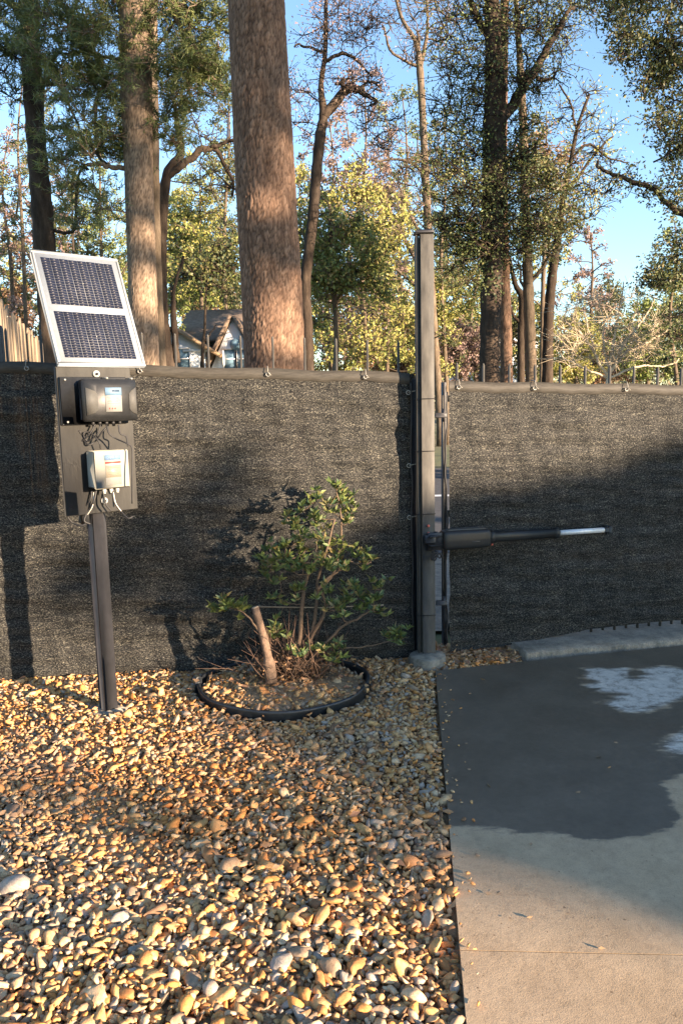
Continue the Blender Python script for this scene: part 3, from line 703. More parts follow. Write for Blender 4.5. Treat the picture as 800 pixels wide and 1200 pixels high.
m.box(ap_(Lt+.02)+np.array([0.01, .05, 0]), (.03, .10, .045), M=MG, bev=.004); m.box(ap_(Lt+.03)+np.array([0.01, .085, 0]), (.09, .012, .10), M=MG, bev=.003); m.build('front_bracket', MAT['black_plastic'], op)
m = MB(); m.tube([ap_(t1+.02)-upv*.036+sdv*.01, ap_(t1+.02)-upv*.050+sdv*.012], .007, 8); m.build('release_plug', MAT['rust'], op)
m = MB(); b0 = pA - ax*.035
m.box((px0+.05, 4.587, pA[2]-.005), (.09, .012, .11), bev=.003); m.box(b0 + np.array([0, 0, .028]), (.10, .05, .008), M=MA, bev=.002); m.box(b0 - np.array([0, 0, .028]), (.10, .05, .008), M=MA, bev=.002)
m.tube([b0-np.array([0, 0, .05]), b0+np.array([0, 0, .055])], .010, 10)
m.box((px0+.02, 4.582, pA[2]+.01), (.07, .02, .05), bev=.004)
m.build('rear_bracket', MAT['black_steel'], op)
for i_ in range(2):
    m = MB(); t = np.linspace(0, 1, 24); m.tube(np.stack([px0+.03+.055*t+.02*np.sin(t*9+i_*2), 4.572+0*t-.012*np.sin(t*5+i_), pA[2]-.07-.03*np.sin(t*3.1)+.02*np.sin(t*12+i_)], 1), .0045, 6); m.build('cable', MAT['cord'], op, smooth=True)

# ------------------------------------------------------------------ solar control post
AZ = R_(40); ee = np.array([math.cos(AZ), math.sin(AZ), 0]); nn = np.array([math.sin(AZ), -math.cos(AZ), 0]); kk = np.array([0, 0, 1.])
SB = np.array([-1.272, 3.95, 0]); MS = np.array([ee, -nn, kk]).T
def sp(k, n_, z): return SB + ee*k + nn*n_ + kk*z
def sbox(mb, k, n_, z, sx, sn, sz_, bev=.0): mb.box(sp(k, n_, z), (sx, sn, sz_), M=MS, bev=bev); return mb
st = empty('equipment_post', tuple(SB), 'black square steel post in gravel carrying the solar equipment', 'post')
sbox(MB(), 0, 0, .92, .074, .074, 1.84, .004).build('shaft', MAT['dark_post'], st)
m = MB(); m.poly([(SB[0]+.105*math.cos(t)*(1+.15*math.sin(3*t)), SB[1]-.01+.085*math.sin(t)*(1+.1*math.cos(2*t))) for t in np.linspace(0, 2*math.pi, 15)[:-1]], -.05, .008); m.build('footing', MAT['footing'], st)
sbox(MB(), .012, .052, 1.44, .385, .022, .735, .003).build('mounting_board', MAT['board'], st)
for z in (1.775, 1.135):
    m = MB(); m.tube([sp(.02, .06, z), sp(.02, .075, z)], .017, 14); o_ = m.build('washer', MAT['white_paint'], st)
    m = MB(); m.tube([sp(.02, .076, z), sp(.02, .084, z)], .007, 6); m.build('bolt', MAT['cord'], st)
# bracket that carries the panel
m = MB(); sbox(m, 0.03, .03, 1.835, .30, .03, .022, .003); m.tube([sp(0, 0, 1.83), sp(-.01, -.03, 2.02)], .018, 10); m.build('panel_bracket', MAT['black_steel'], st)

# control box
cb = empty('control_box', tuple(sp(.05, .065, 1.53)), 'black gate control box with white label mounted under the solar panel', 'control box')
sbox(MB(), .0, .072, 1.642, .345, .016, .235, .004).build('back_plate', MAT['black_plastic'], cb)
sbox(MB(), .050, .10, 1.643, .265, .045, .205, .01).build('base', MAT['black_plastic'], cb)
# lid with chamfered relief
W2, H2 = .1425, .1045
def lp(k, z, n_): return sp(.055+k, n_, 1.643+z)
m = MB()
rings = [(W2, H2, .120), (W2, H2, .136), (W2-.012, H2-.010, .152), (W2-.05, H2-.028, .176), ]
V = []
for (a_, b_, n_) in rings:
    c = .012; V.append([lp(x, z, n_) for x, z in ((-a_+c, -b_), (a_-c, -b_), (a_, -b_+c), (a_, b_-c), (a_-c, b_), (-a_+c, b_), (-a_, b_-c), (-a_, -b_+c), (-a_+c, -b_))])
m.grid(np.array(V)); m.fv += [tuple(m.n-9+i for i in range(8)), tuple(range(8))[::-1]]
fixnormals(m.build('lid', MAT['black_plastic'], cb))
for s in (-1, 1):   # raised grey side panels, trapezoids as in the moulding
    m = MB(); q = [(s*.130, -.072), (s*.130, .062), (s*.096, .045), (s*.082, .030), (s*.082, -.045), (s*.096, -.060)]
    nf = lambda k: .152 + (.176-.152)*np.clip((.1305-abs(k))/(.1305-.0925), 0, 1)
    outl = [lp(k, z, nf(k)+.006) for k, z in q]; inl = [lp(k, z, nf(k)-.004) for k, z in q]
    n0 = m.n; m.add(outl+inl, [(i, (i+1) % 6, 6+(i+1) % 6, 6+i) for i in range(6)]); m.fv.append(tuple(range(6))); fixnormals(m.build('side_panel', MAT['grey_plastic'], cb))
lb = sbox(MB(), .055, .1775, 1.645, .084, .003, .118).build('label_plate', MAT['label_white'], cb)
sbox(MB(), .055, .1797, 1.685, .084, .0016, .038).build('label_header', MAT['label_blue'], lb)
m = MB()
for k0, ww in ((.048, .006), (.056, .007), (.064, .005), (.072, .007), (.080, .006)): sbox(m, k0+.002, .181, 1.688, ww, .001, .008)
m.build('header_print', MAT['ink_dark'], lb)
m = MB()
for i, z in enumerate((1.658, 1.652, 1.643, 1.637, 1.628)): sbox(m, .055+.004*((i*7) % 3-1), .1795, z, .062-.008*(i % 2), .0008, .0016)
m.build('fine_print', MAT['ink_grey'], lb)
m = MB(); [sbox(m, .032+.014*i, .1796, 1.602, .005, .001, .008) for i in range(3)]; m.build('print_marks', MAT['ink_red'], lb)
for k, z in ((-.145, 1.745), (-.145, 1.54), (.045, 1.752), (.175, 1.750)):
    m = MB(); m.tube([sp(k, .078, z), sp(k, .086 if k < 0 else .142, z)], .0055, 8); m.build('screw', MAT['zinc'], cb)
for i in range(5):
    m = MB(); k = -.03+.035*i; m.tube([sp(k, .11, 1.542), sp(k, .11, 1.522)], [.010, .008], 10); m.build('cable_gland', MAT['cord'], cb)

# junction box
jb = empty('junction_box', tuple(sp(.04, .065, 1.2)), 'cream white junction box with blue and red sticker below the black control box', 'junction box')
sbox(MB(), .030, .108, 1.300, .176, .088, .186, .006).build('box_body', MAT['white_plastic'], jb)
m = MB(); sbox(m, .030, .158, 1.300, .183, .014, .192, .005); m.build('box_lid', MAT['white_plastic'], jb)
lb = sbox(MB(), .036, .1655, 1.298, .082, .002, .150).build('sticker', MAT['label_white'], jb)
sbox(MB(), .036, .167, 1.360, .086, .0012, .026).build('sticker_header', MAT['label_blue'], lb)
sbox(MB(), .036, .167, 1.3345, .082, .0012, .008).build('red_line', MAT['ink_red'], lb)
sbox(MB(), .036, .1668, 1.290, .080, .0012, .060).build('sticker_panel', MAT['label_cream'], lb)
m = MB()
for i, z in enumerate((1.308, 1.300, 1.292, 1.284, 1.276, 1.268)): sbox(m, .036, .1678, z, .062-.01*(i % 3), .0008, .0014)
m.build('fine_print', MAT['ink_grey'], lb)
cu = bpy.data.curves.new('txt', 'FONT'); cu.body = 'Sun'; cu.size = .036; cu.extrude = .0005; cu.align_x = 'CENTER'
to = bpy.data.objects.new('txt', cu); COL.objects.link(to)
dg = bpy.context.evaluated_depsgraph_get(); me = bpy.data.meshes.new_from_object(to.evaluated_get(dg)); bpy.data.objects.remove(to)
tx = bpy.data.objects.new('lettering', me); COL.objects.link(tx); me.materials.clear(); me.materials.append(MAT['ink_blue']); tx.parent = lb
o0 = sp(.026, .1683, 1.351)
lbw = Vector(jb.location); tx.matrix_basis = Matrix.Translation(Vector(o0)-lbw) @ Matrix(((ee[0], 0, nn[0], 0), (ee[1], 0, nn[1], 0), (0, 1, 0, 0), (0, 0, 0, 1)))
for k in (.01, .046, .079):
    m = MB(); m.tube([sp(k-.008, .12, 1.203), sp(k-.008, .12, 1.186)], .0105, 10); m.tube([sp(k-.008, .12, 1.187), sp(k-.008, .12, 1.177)], .008, 8); m.build('cable_gland', MAT['white_paint'], jb)

# cables
def spline(P, n=40):
    P = np.array(P, float); Q = np.vstack([2*P[0]-P[1], P, 2*P[-1]-P[-2]]); out = []
    for i in range(1, len(Q)-2):
        for t in np.linspace(0, 1, max(4, n//(len(P)-1)), endpoint=False):
            a, b, c, d_ = Q[i-1:i+3]; out.append(.5*((2*b)+(-a+c)*t+(2*a-5*b+4*c-d_)*t*t+(-a+3*b-3*c+d_)*t**3))
    out.append(P[-1]); return np.array(out)
def cable(px, n_, r, lab, m=MAT['cord'], grp='cables on the equipment board'):
    Y = 3.86
    P = [at(x, y, Y-(i % 2)*.012) for i, (x, y) in enumerate(px)]
    o = MB().tube(spline(P, 60), r, 7).build('cable', m, None, smooth=True); return tag(o, lab, 'cable', grp)
cable([(112, 497), (104, 510), (92, 520), (84, 524), (86, 512), (93, 505), (97, 514), (104, 521), (112, 517), (120, 506), (126, 500)], .1, .0042, 'black cable looped at the left between the two boxes')
cable([(118, 498), (114, 509), (103, 517), (98, 508), (106, 507), (116, 518), (118, 526)], .1, .0035, 'black cable crossing the loops above the cream box')
cable([(125, 498), (128, 508), (136, 514), (149, 520), (155, 527), (155, 560), (155, 590)], .1, .0038, 'black cable running down the right side of the cream box')
cable([(139, 498), (141, 508), (148, 512), (150, 523)], .1, .0038, 'short black cable at the right edge between the boxes')
cable([(108, 575), (106, 586), (98, 596), (90, 600), (82, 597), (80, 606), (86, 613), (95, 616), (104, 612)], .1, .0045, 'black cable coiling to the left under the cream box')
cable([(113, 575), (110, 588), (104, 598), (99, 610), (106, 614)], .1, .005, 'thick black cable beside the post under the cream box')
cable([(121, 575), (124, 590), (130, 598)], .1, .0045, 'black cable dropping behind the washer under the cream box')
cable([(132, 576), (134, 588), (141, 598), (150, 607), (156, 605)], .1, .0038, 'black cable tail hanging right of the post')
cable([(110, 577), (109, 592), (103, 603)], .1, .0022, 'thin pale wire left of the post below the cream box', MAT['white_cord'])
cable([(133, 577), (136, 590), (143, 600)], .1, .0022, 'thin pale wire right of the post below the cream box', MAT['white_cord'])
m = MB(); m.box(at(99, 607, 3.90), (.05, .03, .06), M=MS, bev=.008); tag(m.build('cable_connector', MAT['black_plastic']), 'black cable connector block left of the post top', 'connector')

# solar panel
ca, ta = R_(41.8), R_(66.4); pw, pl = .4643, .6314
pe = np.array([math.cos(ca), math.sin(ca), 0]); pn_h = np.array([math.sin(ca), -math.cos(ca), 0]); pu = -pn_h*math.cos(ta) + kk*math.sin(ta); pN = np.cross(pe, pu)
if pN[2] < 0: pN = -pN
PB = np.array([-1.1768, 3.93, 1.8168])
MPn = np.array([pe, pu, pN]).T
def pp(a, b, c=0): return PB + pe*a + pu*b + pN*c
def pbox(mb, a, b, c, sx, sy, sz_, bev=0): mb.box(pp(a, b, c), (sx, sy, sz_), M=MPn, bev=bev); return mb
spn = empty('solar_panel', tuple(PB), 'small silver framed solar panel tilted on top of the black post', 'solar panel')
fw = .016
for a, b, sx, sy in ((0, fw/2, pw, fw), (0, pl-fw/2, pw, fw)): pbox(MB(), a, b, -.010, sx, sy, .024, .002).build('frame_rail', MAT['frame_alu'], spn)
for s in (-1, 1): pbox(MB(), s*(pw/2-fw/2), pl/2, -.0105, fw, pl-2*fw, .023, .002).build('frame_rail', MAT['frame_alu'], spn)
pbox(MB(), 0, pl/2, -.0055, pw-2*fw+.002, pl-2*fw+.002, .008).build('backing_sheet', MAT['frame_alu'], spn)
fx = pw-2*.042; 
for (b0, b1) in ((.040, .292), (.330, .592)):
    ncol = 8; cw = fx/ncol; nr = 18; rh = (b1-b0)/nr
    pbox(MB(), 0, (b0+b1)/2, -.0018, fx, b1-b0, .0012).build('grid_sheet', MAT['grid'], spn)
    for c in range(ncol):
        m = MB()
        for r_i in range(nr):
            pbox(m, -fx/2+cw*(c+.5), b0+rh*(r_i+.5)+.0005*((c*7) % 3), -.0005, cw-.0034, rh-.0024, .0024)
        m.build('cell_strip', MAT['cell'], spn)
for b in (.16, .46):
    m = MB(); pbox(m, 0, b, .002, .006, .006, .002); m.build('solder_point', MAT['zinc'], spn)
pbox(MB(), 0, .22, -.035, .11, .10, .028, .004).build('junction_cover', MAT['black_plastic'], spn)

# ------------------------------------------------------------------ bush
bs = empty('azalea_bush', (RC[0]+.03, RC[1]+.02, .05), 'pruned azalea bush with sparse green leaves inside the edging ring', 'bush')
BASE = np.array([RC[0]+.05, RC[1]+.06, .05])
m = MB()
s0_, s1_ = at(318, 800, 4.12), at(299, 712, 4.10)
m.tube(spline([s0_, at(314, 770, 4.11), at(307, 740, 4.10), s1_], 16), np.array([.034]*5+[.024]*5+[.021]*5+[.020]*10)[:len(spline([s0_, at(314, 770, 4.11), at(307, 740, 4.10), s1_], 16))], 12); m.build('cut_stub', MAT['stub'], bs, smooth=True)
m = MB(); dS = (s1_-at(307, 740, 4.10)); dS /= np.linalg.norm(dS); m.tube([s1_+dS*.0005, s1_+dS*.004], [.0195, .018], 12); m.build('cut_face', MAT['cut_wood'], bs)
YB = 4.22
def BP(x, y, dy=0): return at(x, y, YB+dy)
stems = [([(345, 790), (350, 740), (353, 700), (357, 680), (365, 650)], .015, .0), ([(350, 785), (366, 740), (372, 700), (371, 685), (380, 655), (392, 610)], .012, .06),
         ([(352, 790), (362, 750), (378, 715), (372, 693)], .012, .03), ([(348, 795), (385, 750), (410, 728), (440, 712)], .010, -.05), ([(340, 795), (325, 770), (300, 735), (285, 720), (268, 712)], .008, .02),
         ([(371, 690), (385, 680), (400, 668), (415, 655)], .009, .05), ([(371, 690), (390, 672), (398, 640), (398, 600), (394, 575)], .008, .16)]
skel = []
for i, (px, r, dy) in enumerate(stems):
    P = spline([BP(x, y, dy*min(1, k/2)) for k, (x, y) in enumerate(px)], 24)
    P += np.cumsum(rng.normal(0, .0022, P.shape), 0)
    MB().tube(P, np.linspace(r, r*.45, len(P)), 8).build('stem', MAT['twig'], bs, smooth=True); skel += list(P[5:])
skel = [np.array(q) for q in skel]
tips = [(394, 572, .2), (398, 588, .2), (352, 600, .1), (345, 615, .0), (335, 605, .1), (368, 605, .05), (385, 618, .12), (408, 612, .15), (412, 600, .2), (335, 640, 0), (352, 632, 0), (372, 632, -.05), (388, 640, .1), (402, 642, .1), (422, 650, .1), (428, 660, .05), (434, 655, .1),
        (320, 660, .05), (328, 680, 0), (340, 668, -.1), (355, 660, -.1), (372, 655, -.1), (388, 662, -.05), (405, 668, 0), (325, 700, .05), (345, 692, -.1), (365, 672, -.1), (330, 655, .05), (318, 645, .1), (365, 590, .1), (375, 580, .15),
        (262, 708, 0), (273, 712, 0), (285, 716, .05), (258, 716, .02), (440, 690, .05), (447, 688, .05), (438, 705, .02), (425, 712, 0), (446, 716, .05), (432, 698, .05), (395, 715, -.1), (400, 706, -.05), (383, 708, -.05),
        (322, 733, .02), (318, 742, .02), (330, 745, .0), (378, 762, -.1), (392, 768, -.05), (403, 760, -.05), (348, 765, -.12), (465, 742, .1), (470, 748, .1), (456, 748, .1), (405, 585, .22), (390, 600, .2), (416, 690, 0), (408, 697, 0), (380, 690, -.1), (340, 655, .1), (358, 645, .15), (378, 645, .18), (310, 668, .1), (398, 655, .15)]
order = sorted(tips, key=lambda t: -t[1])
pieces = []
for (x, y, dy) in order:
    T = BP(x, y, dy); D_ = [np.linalg.norm(q-T)+.6*max(0, q[2]-T[2]+.02) for q in skel]; A0 = skel[int(np.argmin(D_))]
    mid = (A0+T)/2 + np.array([rng.normal(0, .01), rng.normal(0, .01), -.012])
    P = spline([A0, mid, T], 10); P[1:-1] += rng.normal(0, .0025, P[1:-1].shape)
    skel += list(P[2:])
    tw = MB().tube(P, np.linspace(.0042, .002, len(P)), 5).build('twig', MAT['twig'], bs, smooth=True)
    lm = MB()
    for k in range(rng.integers(3, 7)):
        off = rng.normal(0, .028, 3); c = T + off*(k > 0); n = rng.integers(7, 12)
        a = rng.uniform(0, 2*math.pi, n); el = rng.uniform(.05, .95, n)
        ax_ = np.array([rng.normal(0, .3), rng.normal(0, .3), 1.])
        dr = np.stack([np.cos(a)*np.cos(el), np.sin(a)*np.cos(el), np.sin(el)], 1) + ax_*.15
        leafcards(lm, np.repeat(c[None], n, 0) + rng.normal(0, .004, (n, 3)), rng.uniform(.034, .062, n), rng.uniform(.014, .022, n), dr, .18, .12)
    tag(lm.build('leaf_cluster', MAT['leaf_bush'], tw), kind='stuff')
# dry root twigs at the base
m = MB()
for k in range(330):
    b0 = BASE + np.array([rng.normal(0, .10), rng.normal(0, .06), rng.uniform(-.02, .02)])
    d_ = np.array([rng.normal(0, .5), rng.normal(0, .4), rng.uniform(.3, 1.3)]); L_k = rng.uniform(.08, .34)
    m.tube([b0, b0+d_*L_k*.5+rng.normal(0, .02, 3), b0+d_*L_k+rng.normal(0, .03, 3)], [.003, .0022, .001], 4)
tag(m.build('dead_twigs', MAT['bark_pine'], bs), kind='stuff')
m = MB(); n = 260; pts = BASE + np.c_[rng.normal(0, .10, n), rng.normal(0, .06, n), rng.uniform(0, .16, n)]
leafcards(m, pts, rng.uniform(.02, .045, n), rng.uniform(.008, .016, n), None, .25, .25); tag(m.build('dry_leaves', MAT['litter'], bs), kind='stuff')
# pale cane lying across
m = MB(); m.tube([BP(300, 711, .1), BP(380, 712, .1), BP(449, 709, .12)], .0032, 6); tag(m.build('bamboo_cane', MAT['cut_wood']), 'thin pale cane pushed level through the bush stems', 'cane')
m = MB(); m.tube([BP(372, 737, .25), BP(415, 739, .25), BP(452, 752, .3)], .003, 6)

# ------------------------------------------------------------------ timber fence at the far left
bf = empty('timber_fence', (-2.4, 5.2, 0), 'weathered beige board fence receding behind the solar panel', 'fence')
b0, b1 = np.array([-2.28, 5.05]), np.array([-3.72, 9.9]); dd = b1-b0; Lf = np.linalg.norm(dd); dd /= Lf; nb = int(Lf/.145)
ang = math.atan2(dd[1], dd[0])
for k in range(-3, nb):
    c = b0 + dd*(k+.5)*.145; wv = .137; h_ = 2.42+.03*math.sin(k*2.1)+rng.normal(0, .012)
    m = MB(); t_ = .018; q = [(-wv/2, 0), (wv/2, 0), (wv/2, h_-.04), (wv/2-.035, h_), (-wv/2+.035, h_), (-wv/2, h_-.04)]
    off = rng.normal(0, .004)
    v = [(x, off-t_/2, z) for x, z in q] + [(x, off+t_/2, z) for x, z in q]
    m.add(v, [(i, (i+1) % 6, 6+(i+1) % 6, 6+i) for i in range(6)]); m.fv += [tuple(range(6))[::-1], tuple(6+i for i in range(6))]
    o = m.build('board', MAT['board_wood']); fixnormals(o); o.parent = bf
    lp_ = bf.matrix_basis.inverted() @ Vector((c[0], c[1], 0)); o.location = lp_; o.rotation_euler = (rng.normal(0, .004), rng.normal(0, .006), ang)
for z in (.4, 1.3, 2.1):
    m = MB(); c = b0+dd*Lf/2; m.box((c[0]-dd[1]*-.0-.04*abs(dd[1]), c[1]-.01, z), (Lf+.6, .04, .09), M=np.array([[dd[0], -dd[1], 0], [dd[1], dd[0], 0], [0, 0, 1]])); m.build('rail', MAT['board_wood'], bf)

# ------------------------------------------------------------------ houses far behind
YH = 42.
def hp(x, y, dy=0): return at(x, y, YH+dy)
def gable(mb, p0, p1, z0, ze, zr, ridge_t, depth):
    """front wall with gable between p0 and p1 (xy), extruded back by depth"""
    p0, p1 = np.array(p0[:2]), np.array(p1[:2]); r = p0+(p1-p0)*ridge_t; bk = np.array([0, depth])
    v = [(*p0, z0), (*p1, z0), (*p1, ze), (*r, zr), (*p0, ze)]
    v += [(x, y+depth, z) for x, y, z in v]; mb.add(v, [(i, (i+1) % 5, 5+(i+1) % 5, 5+i) for i in range(5)])
    mb.fv += [(0, 1, 2, 3, 4), (9, 8, 7, 6, 5)]; return mb
def slope(mb, a, b, c, d, t=.18):
    P = np.array([a, b, c, d], float); n = np.cross(P[1]-P[0], P[3]-P[0]); n /= np.linalg.norm(n); n = n if n[2] > 0 else -n
    v = np.vstack([P, P+n*t]); mb.add(v, [(0, 1, 5, 4), (1, 2, 6, 5), (2, 3, 7, 6), (3, 0, 4, 7), (4, 5, 6, 7), (0, 3, 2, 1)]); return mb
hs = empty('house', (hp(225, 480)[0], YH, 0), 'white house with brown shingle roofs beyond the fence', 'house')
zf = lambda y, dy=0: hp(230, y, dy)[2]
# left wing: gable facing the viewer
x0, x1 = hp(200, 420)[0], hp(236, 420)[0]; zr, ze = zf(386), zf(406)
fixnormals(gable(MB(), (x0-.9, YH), (x1+.2, YH), -.05, ze, zr, .40, 5).build('wall', MAT['house_white'], hs))
rx = x0-.9+(x1+1.1-x0)*.40
fixnormals(slope(MB(), (rx, YH-.5, zr+.02), (x1+1.0, YH-.5, ze-.6), (x1+1.0, YH+5, ze-.6), (rx, YH+5, zr+.02)).build('roof', MAT['roof_tan'], hs))
fixnormals(slope(MB(), (rx, YH-.5, zr+.02), (x0-1.9, YH-.5, ze-.6), (x0-1.9, YH+5, ze-.6), (rx, YH+5, zr+.02)).build('roof', MAT['roof_brown'], hs))
# main body, ridge along the street
mx0, mx1 = hp(196, 400)[0], hp(296, 400)[0]; zR = zf(362, 6); zE = zf(386, 3)
MB().box(((mx0+mx1)/2, YH+8, zE/2), (mx1-mx0-.6, 7, zE)).build('wall', MAT['house_white'], hs)
fixnormals(slope(MB(), (mx0-.3, YH+3.2, zE-.7), (mx1+.3, YH+3.2, zE-.7), (mx1+.3, YH+8, zR), (mx0-.3, YH+8, zR)).build('roof', MAT['roof_brown'], hs))
fixnormals(slope(MB(), (mx0-.3, YH+12, zE-.7), (mx1+.3, YH+12, zE-.7), (mx1+.3, YH+8.05, zR), (mx0-.3, YH+8.05, zR)).build('roof', MAT['roof_brown'], hs))
# right wing gable
gx0, gx1 = hp(246, 420)[0], hp(300, 420)[0]; zr2, ze2 = zf(372), zf(430)
fixnormals(gable(MB(), (gx0, YH+.5), (gx1, YH+.5), -.05, ze2, zr2, .5, 6).build('wall', MAT['house_white'], hs))
gx = (gx0+gx1)/2
fixnormals(slope(MB(), (gx, YH+.1, zr2+.02), (gx0-.7, YH+.1, ze2-.9), (gx0-.7, YH+7, ze2-.9), (gx, YH+7, zr2+.02)).build('roof', MAT['roof_brown'], hs))
fixnormals(slope(MB(), (gx, YH+.1, zr2+.02), (gx1+.7, YH+.1, ze2-.9), (gx1+.7, YH+7, ze2-.9), (gx, YH+7, zr2+.02)).build('roof', MAT['roof_brown'], hs))
def window(cx, cz, w_, h_, y):
    f = MB(); 
    for s in (-1, 1): f.box((cx+s*w_/2, y-.04, cz), (.1, .1, h_+.1)); 
    for s in (-1, 0, 1): f.box((cx, y-.05, cz+s*h_/2), (w_+.1 if s else w_, .1 if s else .06, .1 if s else .06))
    fo = f.build('window', MAT['chimney_white'], hs); MB().box((cx, y-.01, cz), (w_, .03, h_)).build('pane', MAT['window_glass'], fo)
window(hp(215, 420)[0], zf(420), .75, 1.1, YH-.0); window(hp(268, 421)[0], zf(421), .7, 1.1, YH+.5); window(hp(283, 421)[0], zf(421), .7, 1.1, YH+.5)
m = MB(); c = np.array([hp(275, 404)[0], YH+.45, zf(404)]); m.tube([c, c-np.array([0, .08, 0])], .32, 16); m.build('round_vent', MAT['window_glass'], hs)
m = MB(); m.box((hp(229, 410)[0], YH-.05, zf(411)), (1.3, .12, .12)); m.build('trim', MAT['chimney_white'], hs)
h2 = empty('house', (at(541, 470, 60)[0], 60, 0), 'narrow white gable of a distant house right of the tall gate post', 'house')
c = at(541, 398, 60); fixnormals(gable(MB(), (c[0]-.55, 60), (c[0]+.55, 60), 0, at(541, 388, 60)[2], at(541, 380, 60)[2], .5, 3).build('wall', MAT['chimney_white'], h2))
fixnormals(slope(MB(), (c[0]+.5, 60.2, at(541, 392, 60)[2]), (c[0]+6, 60.2, at(541, 392, 60)[2]), (c[0]+6, 64, at(541, 372, 60)[2]), (c[0]+.5, 64, at(541, 372, 60)[2])).build('roof', MAT['roof_brown'], h2))
MB().box((c[0]+3.3, 63, at(541, 394, 60)[2]/2), (5.3, 5, at(541, 394, 60)[2])).build('wall', MAT['house_white'], h2)

# ------------------------------------------------------------------ trees
def worley(u, v, per, seed):
    """F1, F2, id on a jittered lattice, u periodic with period per (cells)"""
    r = np.random.default_rng(seed); nv = int(v.max())+4
    J = r.random((per, nv, 2))*.8+.1; ID = r.random((per, nv))
    iu, iv = np.floor(u).astype(int), np.floor(v).astype(int); F1 = np.full(u.shape, 9.); F2 = F1.copy(); idd = np.zeros(u.shape)
    for a in (-1, 0, 1):
        for b in (-1, 0, 1):
            cu, cv = (iu+a), np.clip(iv+b, 0, nv-1); pj = J[cu % per, cv]
            d = np.hypot(cu+pj[..., 0]-u, (iv+b)+pj[..., 1]-v); c = ID[cu % per, cv]
            n1 = d < F1; F2 = np.where(n1, F1, np.minimum(F2, d)); idd = np.where(n1, c, idd); F1 = np.where(n1, d, F1)
    return F1, F2, idd
def pine_trunk(P, R, root, m, ku, dv, seed, cell=.055, asp=2.1, depth=.02):
    """plated trunk along polyline P with radii R"""
    P = np.array(P); Lz = np.concatenate([[0], np.cumsum(np.linalg.norm(np.diff(P, axis=0), axis=1))])
    nv = int(Lz[-1]/dv); s = np.linspace(0, Lz[-1], nv); X = np.stack([np.interp(s, Lz, P[:, i]) for i in range(3)], 1); Rr = np.interp(s, Lz, R)
    th = np.linspace(0, 2*math.pi, ku+1)
    per = max(6, int(2*math.pi*np.mean(R)/cell))
    TH, Sv = np.meshgrid(th, s); U = TH/(2*math.pi)*per; V = Sv/(cell*asp)+1
    rw = np.random.default_rng(seed+5)
    for fu, fv, am in ((2, 5, .5), (5, 17, .28), (11, 41, .16), (23, 97, .09), (37, 160, .05)):
        a1, a2 = rw.uniform(0, 6, 2); U = U + am*np.sin(Sv*fv+TH*fu+a1); V = V + am*np.sin(TH*(fu*2+1)-Sv*fv*.6+a2)
    U = np.where(U < 0, U+per, U); 
    F1, F2, idd = worley(U, V, per, seed); gap = np.clip((F2-F1)/.34, 0, 1)**.8
    disp = depth*(gap-.6) + depth*.5*(idd-.5)*gap + .15*Rr[:, None]*.25*np.sin(TH*3+Sv*.7)*.4
    r_ = Rr[:, None]+disp; r_[:, -1] = r_[:, 0]
    PP = np.stack([X[:, 0][:, None]+r_*np.cos(TH), X[:, 1][:, None]+r_*np.sin(TH), np.repeat(X[:, 2][:, None], ku+1, 1)], -1)
    mb = MB(); mb.grid(PP); return mb.build('trunk', m, root, smooth=True, attrs={'groove': (1-gap).ravel()*.8, 'plate': idd.ravel()})

def curve_pts(px, Y, wig=0.0):
    """polyline of (x, y, width_px) at distance Y -> world points and radii"""
    P = [at(p[0], p[1], Y+(p[3] if len(p) > 3 else 0)) for p in px]; R = [p[2]*Y/F/2 for p in px]
    Q = spline(P, 8*len(P)); t = np.linspace(0, 1, len(Q)); R2 = np.interp(t, np.linspace(0, 1, len(R)), R)
    if wig: Q[1:-1] += np.cumsum(rng.normal(0, wig, Q[1:-1].shape), 0)*.5
    return Q, R2

